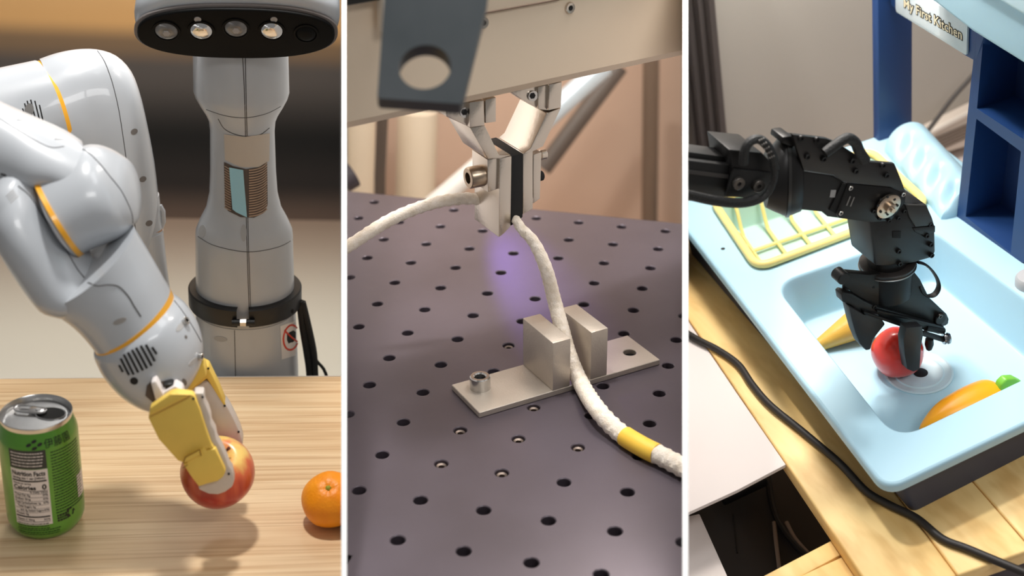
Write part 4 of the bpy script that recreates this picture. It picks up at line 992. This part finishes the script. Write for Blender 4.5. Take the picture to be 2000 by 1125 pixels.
# ---- toy kitchen
toy = root(P, 'toy_kitchen', P.z(1700, 600, ZT), 'pale blue toy kitchen sink with charcoal sides and a navy shelf frame', 'toy kitchen')
oc4 = [P.z(1312, 403), P.z(1733, 950), V((478, -236, 0)), V((546, 728, 0))]
outl = rpoly(oc4, [40, 34, 30, 30], 8)
bcor = [V((-82, 346, 0)), V((-140, -186, 0)), V((312, -158, 0)), V((310, 330, 0))]
bhole = rpoly(bcor, [62, 62, 50, 40], 8)
rk = [P.z(1392, 398), P.z(1480, 530), P.z(1812, 404), P.z(1700, 300)]
rkc = (rk[0] + rk[1] + rk[2] + rk[3]) / 4
rhole = rpoly([rkc + (v - rkc) * 0.97 for v in rk], 34, 8)
bm = plate_hole(outl, [bhole, rhole], (0, 0, -4)); clip(P, bm, 1344, 1)
add(P, 'sink_top', bm, sky, toy)
def skirt(pts, prof):
    bm = bmesh.new(); c = sum(pts, V((0, 0, 0))) / len(pts); rings = []
    n = len(pts)
    for off, z in prof:
        R = []
        for i in range(n):
            t = (pts[(i + 1) % n] - pts[i - 1]); nn = V((t.y, -t.x, 0)); nn = nn.normalized() if nn.length > 1e-6 else V((1, 0, 0))
            if nn.dot(pts[i] - c) < 0: nn = -nn
            R.append(bm.verts.new(V((pts[i].x, pts[i].y, z)) + nn * off))
        rings.append(R)
    for A, B in zip(rings, rings[1:]):
        for i in range(n): bm.faces.new((A[i], A[(i + 1) % n], B[(i + 1) % n], B[i]))
    return bm
bm = skirt(outl, [(-.5, 0), (2.5, -1), (5, -4), (6, -9), (6, -20), (4, -22), (-6, -22)]); clip(P, bm, 1344, 1, False); add(P, 'rim_lip', bm, sky, toy)
bot = [P.z(1782, 1002, ZT), V((452, -206, ZT))]
bx_ = [V((oc4[0].x + 22, oc4[0].y - 20, 0)), V((bot[0].x, bot[0].y, 0)), V((bot[1].x, bot[1].y, 0)), V((oc4[3].x, oc4[3].y - 20, 0))]
bxt = rpoly([V((oc4[0].x + 14, oc4[0].y - 14, -18)), V((oc4[1].x + 16, oc4[1].y + 14, -18)), V((oc4[2].x, oc4[2].y + 12, -18)), V((oc4[3].x, oc4[3].y - 14, -18))], [30, 30, 20, 20], 6)
bxb = rpoly([V((v.x, v.y, ZT + 1.5)) for v in bx_], [24, 16, 20, 20], 6)
bm = bmesh.new(); ta = [bm.verts.new(v) for v in bxt]; tb_ = [bm.verts.new(v) for v in bxb]
for i in range(len(ta)): bm.faces.new((ta[i], ta[(i + 1) % len(ta)], tb_[(i + 1) % len(ta)], tb_[i]))
bm.faces.new(tb_); clip(P, bm, 1344, 1); add(P, 'base_body', bm, char, toy, label='charcoal plastic base')
def bowl(top_, bot_, dep, prof=((0, 0), (.05, .01), (.12, .05), (.17, .12), (.85, .90), (.92, .965), (1.0, .995), (1.12, 1.0))):
    bm = bmesh.new(); n = len(top_); rings = []
    for s_, f_2 in prof:
        rings.append([bm.verts.new(V((top_[i].x + (bot_[i].x - top_[i].x) * s_, top_[i].y + (bot_[i].y - top_[i].y) * s_, -dep * f_2))) for i in range(n)])
    for A, B in zip(rings, rings[1:]):
        for i in range(n): bm.faces.new((A[i], A[(i + 1) % n], B[(i + 1) % n], B[i]))
    bm.faces.new(rings[-1]); return bm
DB = 110.0
bfl = rpoly([V((-44, 316, 0)), V((-100, -146, 0)), V((278, -126, 0)), V((292, 290, 0))], [44, 46, 36, 30], 8)
bm = bowl(bhole, bfl, DB); bsf = Surf(P, bm); add(P, 'basin', bm, sky, toy, ang=60)
rfl = rpoly([rkc + (v - rkc) * 0.84 for v in rk], 26, 8)
bm = bowl(rhole, rfl, 84); add(P, 'drainer_recess', bm, green_refl, toy, ang=60)
dc = P.z(1794, 728, -DB); dwhite = mat('drain_grey_plastic', (190, 214, 224), 0.35)
dr = add(P, 'drain', lathe([(68, .2), (68, 2.2), (64, 3), (60, 1), (50, .8), (48, 3), (44, 3), (40, .6), (24, .2), (14, .3)], dc, (0, 0, 1), 48, cap=False), dwhite, toy)
add(P, 'drain_hole', lathe([(14.5, .4), (13, 1.2), (0, 1.2)], P.z(1798, 728, -DB), (0, 0, 1), 28, cap=False), mat('drain_black', (8, 10, 18), 0.8), dr)
add(P, 'vent_hole', lathe([(5, .5), (0, .6)], P.z(1412, 486), (0, 0, 1), 14, cap=False), blk2, toy)
add(P, 'tap_base', lathe([(30, 0), (30, 16), (26, 22), (0, 22)], P.z(2012, 556), (0, 0, 1), 32), mat('grey_tap_plastic', (176, 176, 178), 0.4), toy)
# ribbed holder
bm = bmesh.new(); rows_ = []; NT, NA = 72, 26
for i in range(NT + 1):
    t = i / NT; Yq = 690 - 352 * t; xl = 424 - 78 * t; R_ = []
    endf = math.sqrt(max(0.0, 1 - ((0.10 - t) / 0.10) ** 2)) if t < 0.10 else (math.sqrt(max(0.0, 1 - ((t - 0.97) / 0.03) ** 2 * .9)) if t > .97 else 1.0)
    for k in range(NA + 1):
        a = math.pi * k / NA; dv = 0.0
        for c_ in (.24, .46, .68, .90):
            sh_ = t - (c_ + 0.05 * (a - 1.9)); wv = 0.055 * (0.6 + 0.5 * math.sin(a))
            dv = max(dv, math.exp(-(sh_ / wv) ** 2) * math.exp(-((a - 2.15) / 0.62) ** 4))
        f_3 = (1 - 0.45 * dv) * max(.02, endf)
        R_.append(bm.verts.new((xl + 62 + 62 * math.cos(a) * f_3, Yq, max(-1.0, 60 * math.sin(a) * f_3) - 1)))
    rows_.append(R_)
for A, B in zip(rows_, rows_[1:]):
    for k in range(NA): bm.faces.new((A[k], A[k + 1], B[k + 1], B[k]))
bm.faces.new(rows_[0]); bm.faces.new(rows_[-1])
add(P, 'ribbed_holder', bm, sky, toy, ang=60, label='pale blue ribbed cup holder')
# navy post and crossbar
pb0 = P.z(1717, 276)
def xs_(l, X): return [P.x(a, b_, X) for a, b_ in l]
pY = pb0.y
post = slab([P.y(1717, 290, pY), P.y(1782, 290, pY), P.y(1783, -90, pY), P.y(1714, -90, pY)], (0, 26, 0), 4); add(P, 'post', post, navy, toy)
XS = 385.0; pu = P.z(1869, 423)
XS = pu.x
bm = slab([P.y(1717, -90, pY), P.y(1783, -90, pY), P.y(1783, 44, pY)], (0, 20, 0)); bm.free()
# crossbar from post to shelf: in the plane through both
ca, cb_ = P.y(1738, 20, pY - 8), P.x(1905, 117, XS)
cn = V((ca - cb_).cross(V((0, 0, 1)))).normalized()
def cbp(px, py, off=0.0): return P.pl(px, py, ca + cn * off, cn)
sgn = 1 if cn.dot(P.cam - ca) > 0 else -1; cn = cn * sgn
bm = slab([cbp(1735, -60), cbp(1740, 10), cbp(1783, 44), cbp(1797, 49), cbp(1872, 96), cbp(1880, 106), cbp(1905, 120), cbp(1925, 60), cbp(1925, -60)], cn * -22, 2); add(P, 'crossbar', bm, navy, toy)
sgp = root(P, 'sign', cbp(1830, 60, 6), 'grey white name sign with outlined cream letters on the navy crossbar', 'sign')
bm = slab(rpoly([cbp(1752, -40, 1), cbp(1753, 22, 1), cbp(1892, 108, 1), cbp(1894, 40, 1)], 9, 4), cn * 5, 1); add(P, 'plate', bm, mat('sign_grey_white', (206, 212, 214), 0.35, c2=(188, 200, 206), vs=30), sgp)
d0, d1 = cbp(1766, 12, 6.5), cbp(1879, 76, 6.5); du = (d1 - d0); dl = du.length; du.normalize(); dw = V((0, 0, 1)) - du * du.z; dw.normalize()
cream = mat('cream_lettering', (236, 222, 190), 0.5)
for bold, off, m_, nm in ((2.2, 0, ink, 'letter_outline'), (0.1, .6, cream, 'letters')):
    b = text('My First Kitchen', 30, bold=bold); x0, x1, _, _ = bbx(b); s_ = dl / 205.0 if False else 1
    b2_ = text('My First Kitchen', 30); X0, X1, _, _ = bbx(b2_); b2_.free(); kx = dl / (X1 - X0)
    for v in b.verts: v.co = d0 + du * ((v.co.x - X0) * kx) + dw * (v.co.y - 2) + cn * off
    add(P, nm, b, m_, sgp)
# shelf unit
fo = [(1907, 60), (1869, 423), (1952, 492), (1972, 508), (1988, 516), (2006, 510), (2080, 480), (2080, 60)]
up_ = [(1921, 70), (1908, 212), (1999, 272), (2012, 90)]; lo_ = [(1907, 232), (1886, 423), (1974, 494), (1994, 296)]
bm = plate_hole(xs_(fo, XS), [xs_(up_, XS), xs_(lo_, XS)], (96, 0, 0)); add(P, 'shelf_frame', bm, navy, toy)
bm = slab(xs_([(1907, 60), (1869, 423), (1988, 516), (2080, 480), (2080, 60)], XS), (8, 0, 0))
for v in bm.verts: v.co.x += 92
add(P, 'shelf_back', bm, navyd, toy)
# hood
hd = slab([P.x(a, b_, XS - 60) for a, b_ in [(1764, -40), (1896, 62), (2000, 127), (2140, 212), (2140, -300), (1764, -300)]], (420, 0, 0), 10, 3); add(P, 'hood', hd, sky, toy)
hd = slab([P.x(a, b_, XS - 74) for a, b_ in [(1880, -40), (2000, 32), (2140, 118), (2140, -300), (1880, -300)]], (60, 0, 0), 8, 3); add(P, 'hood_ledge', hd, mat('lighter_blue_plastic', (200, 228, 238), 0.4), toy)
# ---- dish rack
rack = root(P, 'dish_rack', V((rkc.x, rkc.y, -79)), 'lemon yellow plastic dish rack set into the toy sink top', 'dish rack')
rim = rpoly([rkc + (v - rkc) * 1.0 for v in rk], 38, 6)
add(P, 'rim', tube([v + V((0, 0, 9.5)) for v in rim], 9.5, 12, closed=True), lem, rack)
def lerp2(s_, t): a = rk[0] + (rk[3] - rk[0]) * s_; b_ = rk[1] + (rk[2] - rk[1]) * s_; return a + (b_ - a) * t
for i in range(6):
    s_ = 0.12 + i * 0.152
    q = [lerp2(s_, .02) + V((0, 0, 3)), lerp2(s_, .10) + V((0, 0, -18)), lerp2(s_, .2) + V((0, 0, -64)), lerp2(s_, .3) + V((0, 0, -74)), lerp2(s_, .8) + V((0, 0, -74)), lerp2(s_, .9) + V((0, 0, -56)), lerp2(s_, .96) + V((0, 0, -12)), lerp2(s_, .985) + V((0, 0, 3))]
    add(P, 'bar', tube(smooth_path(q, 4), 4.6, 8), lem, rack)
for i in range(3):
    t = .44 + i * .19
    q = [lerp2(.015, t) + V((0, 0, 3)), lerp2(.05, t) + V((0, 0, -20)), lerp2(.1, t) + V((0, 0, -64)), lerp2(.16, t) + V((0, 0, -73)), lerp2(.84, t) + V((0, 0, -73)), lerp2(.9, t) + V((0, 0, -64)), lerp2(.96, t) + V((0, 0, -20)), lerp2(.985, t) + V((0, 0, 3))]
    add(P, 'cross_bar', tube(smooth_path(q, 4), 4.6, 8), lem, rack)
# ---- toys in the basin
tz = P.z(1768, 737, -DB); tc_ = P.pl(1753, 688, (0, 0, -DB + 52), (0, 0, 1))
def tf(d):
    a = math.atan2(d.y, d.x); t = math.acos(max(-1, min(1, d.z))); q = d * (1 + 0.018 * math.cos(5 * a) * math.sin(t)); q.z *= 1.06; q *= 1 - 0.12 * math.exp(-(t / .4) ** 2) - .1 * math.exp(-((math.pi - t) / .4) ** 2); return q
tom = root(P, 'toy_tomato', (tc_.x, tc_.y, -DB), 'glossy red toy tomato held between the black gripper fingers above the drain', 'toy')
add(P, 'fruit', sphere(tc_, 52, 40, 26, tf, ax=(-.35, -.45, .7)), mat('red_toy_plastic', (226, 52, 38), 0.28, coat=.4), tom)
c0, c1 = P.z(1592, 678, -DB + 12), P.z(1692, 622, -DB + 38)
cone = root(P, 'toy_corn', P.z(1640, 660, -DB), 'mustard yellow toy cone lying in the basin behind the black gripper', 'toy')
add(P, 'cone', lathe([(0, -2), (8, 0), (14, 12), (36, (c1 - c0).length * .9), (38, (c1 - c0).length), (0, (c1 - c0).length + 6)], c0, c1 - c0, 32), mat('mustard_toy_plastic', (222, 176, 78), 0.35, coat=.3, c2=(206, 158, 62), vs=40, bump=.6, bs=60), cone)
car = root(P, 'toy_carrot', P.y(1880, 860, -118), 'bright orange toy carrot leaning on the front wall of the basin', 'toy')
cp3 = [P.y(a, b_, -116) for a, b_ in ((1797, 842), (1820, 826), (1850, 808), (1890, 790), (1925, 776), (1948, 770))]
pt = smooth_path(cp3, 5); rr3 = []
for i in range(len(pt)):
    t = i / (len(pt) - 1); rr3.append(3 + 33 * (math.sin(min(1, t * 1.35) * math.pi / 2) ** .9) * (1 - max(0, (t - .82) / .18) ** 2 * .55))
add(P, 'root', tube(pt, rr3, 24, flat=.9), mat('orange_toy_plastic', (252, 166, 22), 0.35), car)
lf = [P.y(a, b_, -116) for a, b_ in ((1938, 760), (1944, 742), (1955, 731), (1972, 730), (1988, 738), (1984, 748), (1966, 758), (1955, 768))]
add(P, 'leaf_tuft', slab(lf, (0, -18, 0), 4, 3), mat('leaf_green_plastic', (116, 186, 58), 0.4), car, label='green leaf tuft')
# ---- black arm
YA = tc_.y + 6
ba = root(P, 'black_robot_arm', P.y(1360, 380, YA), 'matte black robot arm and two finger gripper reaching into the toy sink', 'robot')
def ap(px, py, off=0.0): return P.y(px, py, YA + off)
def asl(name, px, off=0.0, th=40, m=None, bev=1.5, par=None, label=None, cut=False):
    bm = slab([ap(a, b_, off) for a, b_ in px], (0, th, 0), bev, 2)
    if cut: clip(P, bm, 1344, 1)
    return add(P, name, bm, m or blk, par or ba, label=label)
def c7(l): return [(1500 + a / 3.75, 240 + b_ / 3.75) for a, b_ in l]
def c8(l): return [(1560 + a / 3.75, 480 + b_ / 3.75) for a, b_ in l]
an_ = V((0, -1, 0))
asl('lower_rail', [(1280, 305), (1500, 332), (1502, 384), (1420, 386), (1280, 372)], -24, 60, blk2, 3, cut=True)
asl('upper_rail', [(1280, 288), (1430, 308), (1432, 324), (1280, 306)], -10, 40, blk2, 2, cut=True)
asl('channel_groove', [(1300, 326), (1424, 342), (1424, 350), (1300, 334)], -27, 3, mat('groove_grey', (58, 55, 53), 0.5), .5, cut=True)
asl('clamp_plate', [(1424, 292), (1488, 298), (1508, 318), (1512, 350), (1500, 378), (1470, 388), (1422, 384), (1430, 330)], -34, 80, blk, 3)
asl('clamp_side', [(1434, 330), (1508, 338), (1504, 376), (1470, 388), (1416, 384)], -38, 6, blk2, 2)
for px, py in ((1441, 357), (1480, 362)): screw(P, ap(px, py, -39), an_, 11.5, 6, mat('gunmetal_screw', (96, 92, 88), 0.35, metal=.8) if 'gunmetal_screw' not in MT else MT['gunmetal_screw'], blk2, ba, hexr=.35)
gm = MT['gunmetal_screw']
bm = loft(P, dense([(1498, 302, 1492, 398, YA + 6, 44), (1512, 288, 1504, 404, YA + 6, 48), (1526, 272, 1520, 410, YA + 6, 54), (1538, 266, 1534, 414, YA + 6, 58), (1558, 268, 1552, 408, YA + 6, 56), (1566, 276, 1560, 406, YA + 6, 50)], 2), n=40, bul=(8, 3)); add(P, 'joint_barrel', bm, blk, ba)
bm = loft(P, [(1536, 265, 1531, 416, YA + 6, 60), (1542, 265, 1537, 416, YA + 6, 60)], n=40, bul=(8, 3)); add(P, 'joint_ring', bm, mat('satin_black_ring', (50, 49, 48), 0.3, metal=.3), ba)
asl('forearm_body', c7([(160, 380), (260, 352), (480, 385), (560, 435), (900, 470), (1015, 520), (1005, 592), (900, 720), (760, 732), (440, 690), (400, 655), (160, 630)]), -30, 90, blk2, 3)
tp = c7([(180, 85), (430, 115), (500, 142), (700, 270), (745, 285), (930, 300), (975, 410), (1015, 520), (905, 472), (550, 432), (480, 382), (262, 350), (215, 200)])
asl('upper_plate', tp, -37, 10, mat('upper_plate_black', (36, 34, 33), 0.4, metal=.2), 2)
asl('bracket_plate', c7([(110, 105), (180, 95), (200, 180), (150, 170), (100, 150)]), -20, 40, blk, 3)
for a, b_ in ((240, 110), (355, 122), (285, 245), (405, 262), (615, 278), (640, 352), (840, 308), (866, 382)):
    px, py = c7([(a, b_)])[0]; screw(P, ap(px, py, -38), an_, 5.4, 4, blk, blk2, ba, hexr=.5)
asl('motor_plate', c7([(500, 665), (585, 445), (905, 475), (1010, 525), (1000, 590), (900, 720), (760, 730), (520, 700)]), -36, 8, blk, 2)
asl('motor_shadow_gap', c7([(450, 640), (545, 445), (582, 448), (495, 665)]), -33, 3, mat('gap_black', (8, 8, 8), .8), .5)
for a, b_ in ((602, 475), (530, 658), (988, 522)):
    px, py = c7([(a, b_)])[0]; screw(P, ap(px, py, -37), an_, 4.6, 3, steel, blk2, ba, hexr=.5)
mk = mat('pale_marking', (120, 116, 112), .6)
asl('marking', c7([(452, 545), (462, 492), (500, 492), (490, 548)]), -31, 1.5, mat('silver_tag', (150, 150, 150), .4), .2)
for i, (a, b_) in enumerate(((572, 606), (600, 612))):
    asl('marking', c7([(a, b_), (a + 28, b_ - 68), (a + 36, b_ - 66), (a + 8, b_ + 2)]), -37.2, 1, mk, .1)
px, py = c7([(872, 598)])[0]
hb = mat('nickel_hub', (196, 180, 162), .3, metal=1.)
h_ = add(P, 'joint_hub', lathe([(25, 0), (25, 5), (22, 6), (10, 6), (10, 14), (5, 15), (5, 20), (0, 20)], ap(1733, 401, -38), V((0, -1, -.1)), 36), hb, ba, label='nickel joint hub')
for k in range(8):
    t = rad(45 * k); add(P, 'hub_screw', cyl(ap(1733 + 19 * math.cos(t), 401 + 17 * math.sin(t), -44), an_, 2.6, 2, 10), blk2, h_)
for k in range(5):
    t = rad(20 + 35 * k); px, py = 1736 + 32 * math.cos(t), 403 + 28 * math.sin(t); screw(P, ap(px, py, -37), an_, 4, 3, blk, blk2, ba)
# hose
hz_ = c7([(412, 222), (470, 180), (540, 130), (590, 112), (640, 145), (665, 200), (712, 275)])
add(P, 'hose', tube(smooth_path([ap(a, b_, -50) for a, b_ in hz_], 6), 9.5, 14), cab, ba)
# wrist
asl('wrist_body', c7([(742, 720), (800, 640), (1005, 590), (1080, 585), (1165, 600), (1205, 690), (1225, 750), (1230, 950), (1200, 990), (1165, 1000), (1050, 1032), (880, 1052), (790, 1050), (765, 880)]), -34, 84, mat('wrist_black', (29, 28, 27), 0.42, metal=.2), 5)
asl('wrist_cap', c7([(1005, 600), (1165, 604), (1205, 695), (1222, 752), (1080, 765), (1040, 700)]), -38, 20, mat('wrist_cap_grey', (42, 40, 38), .45), 3)
asl('wrist_wedge', c7([(1060, 770), (1225, 755), (1225, 800), (1160, 830), (1080, 800)]), -36, 8, blk2, 1)
asl('dark_port', c7([(915, 795), (975, 795), (972, 845), (915, 842)]), -35.5, 2, MT['gap_black'], .3)
for a, b_ in ((955, 940), (962, 1030), (1188, 740), (1190, 890), (1195, 968), (1160, 825)):
    px, py = c7([(a, b_)])[0]; screw(P, ap(px, py, -35), an_, 5, 4, blk, blk2, ba)
cc_ = P.y(1733, 507, YA + 4); 
add(P, 'wrist_column', lathe([(38, -40), (38, 80), (0, 80)], cc_, (0, 0, 1), 36), blk, ba)
bm = lathe([(0, 0), (52, 0), (53, 1.5), (53, 9), (51, 10), (0, 10)], cc_ - V((0, 0, 14)), (0, 0, 1), 48); add(P, 'collar', bm, mat('collar_black', (52, 47, 45), .35, metal=.3), ba)
add(P, 'collar_rim', tube([cc_ + V((53.5 * math.cos(t), 53.5 * math.sin(t), -13)) for t in [rad(8 * k) for k in range(45)]], 1.4, 6, closed=True), mat('worn_metal_edge', (150, 146, 142), .3, metal=1.), ba)
add(P, 'gripper_neck', lathe([(47, -78), (47, -20), (45, -12)], cc_, (0, 0, 1), 36), blk, ba)
lp = [(1792, 512), (1806, 516), (1820, 528), (1831, 546), (1833, 562), (1825, 575), (1812, 578), (1800, 570), (1794, 558)]
add(P, 'ribbon_loop', tube(smooth_path([ap(a, b_, -20) for a, b_ in lp], 5), 7, 10, flat=.35, ref=(1, 0, 0)), cab, ba)
for pts, r_ in (([(1452, 320), (1455, 292), (1466, 276), (1482, 272), (1498, 284), (1509, 304), (1514, 330)], 8), ([(1300, 372), (1344, 384), (1400, 396), (1450, 399), (1488, 388), (1508, 362), (1513, 330), (1506, 300)], 6), ([(1300, 366), (1344, 377), (1400, 389), (1450, 393), (1480, 384)], 6)):
    bm = tube(smooth_path([ap(a, b_, -54) for a, b_ in pts], 6), r_, 10); clip(P, bm, 1344, 1); add(P, 'cable_loop', bm, cab, ba)
for k in range(5):
    for j in range(3):
        px, py = 1483 + 5 * k + j * 4 , 274 + 8.5 * k - j * 2; add(P, 'braid_fleck', cyl(ap(px, py, -63), an_, 1.5, 1.5, 6), mk, ba)
# gripper body
gb = c8([(290, 240), (300, 205), (340, 190), (420, 196), (505, 205), (560, 200), (840, 190), (880, 240), (945, 372), (1075, 495), (1090, 530), (1085, 565), (1060, 582), (1010, 570), (740, 480), (560, 440), (390, 345), (325, 290)])
gb = [(a + 3, b_ + 2) for a, b_ in gb]
asl('gripper_body', gb, -24, 16, mat('gripper_black', (26, 25, 24), .45, metal=.2), 2)
for px, py in ((1649, 545), (1838, 624)): add(P, 'ear_boss', cyl(ap(px, py, -30), V((0, 1, 0)), 13, 26, 24, 1.5), blk, ba)
for px, py, hh_ in ((1651, 548, 34), (1838, 624, 30)): add(P, 'spacer_post', cyl(ap(px, py, -16), (0, 0, -1), 6, hh_, 14), blk2, ba)
rl = c8([(300, 352), (320, 335), (380, 345), (470, 400), (560, 440), (740, 490), (1010, 575), (1062, 595), (1058, 640), (1010, 640), (900, 610), (780, 600), (570, 520), (480, 500), (400, 455), (375, 430), (310, 405)])
rl = [(a + 3, b_ + 2) for a, b_ in rl]
asl('slide_rail', rl, -32, 22, blk2, 2)
asl('slide_rail', c8([(575, 470), (1000, 575), (1000, 590), (575, 490)]), -40, 16, blk, 1.5)
asl('slide_rail', c8([(480, 480), (800, 590), (800, 612), (480, 502)]), -42, 12, blk, 1.5)
for a, b_ in ((335, 225), (545, 300), (668, 365), (672, 385), (1033, 515), (385, 350), (552, 447)):
    px, py = c8([(a, b_)])[0]; screw(P, ap(px, py, -22 if b_ < 430 else -31), an_, 5 if a in (335, 1033, 552) else 2.6, 3, gm if a in (1033,) else blk, blk2, ba)
asl('left_finger', c8([(365, 440), (480, 505), (580, 498), (637, 575), (600, 620), (545, 690), (528, 762), (495, 770), (450, 722), (415, 640), (392, 560)]), -36, 34, mat('finger_black', (42, 41, 41), .5), 5, seg=3) if False else asl('left_finger', c8([(365, 440), (480, 505), (580, 498), (637, 575), (600, 620), (545, 690), (528, 762), (495, 770), (450, 722), (415, 640), (392, 560)]), -40, 24, mat('finger_black', (36, 35, 36), .5), 3)
asl('right_finger', c8([(788, 602), (905, 590), (915, 645), (898, 740), (888, 905), (842, 925), (795, 905), (776, 800), (768, 690)]), -70, 20, MT['finger_black'], 2)
add(P, 'finger_pin', tube([ap(1800, 650, -40), ap(1846, 664, -40)], 6, 10), blk2, ba)
add(P, 'finger_pin', tube([ap(1808, 640, -30), ap(1842, 646, -30)], 7, 10), blk, ba)
add(P, 'knurled_knob', lathe([(11, 0), (12, 3), (9, 6), (12, 9), (11, 13), (0, 13)], ap(1842, 662, -42), V((1, -.3, -.1)), 14), mat('chrome_knob', (170, 170, 172), .25, metal=1.), ba)
add(P, 'finger_pad', lathe([(0, -24), (6, -18), (9, -6), (8, 8), (0, 12)], ap(1815, 668, -38), (0, 0, 1), 20), blk2, ba)
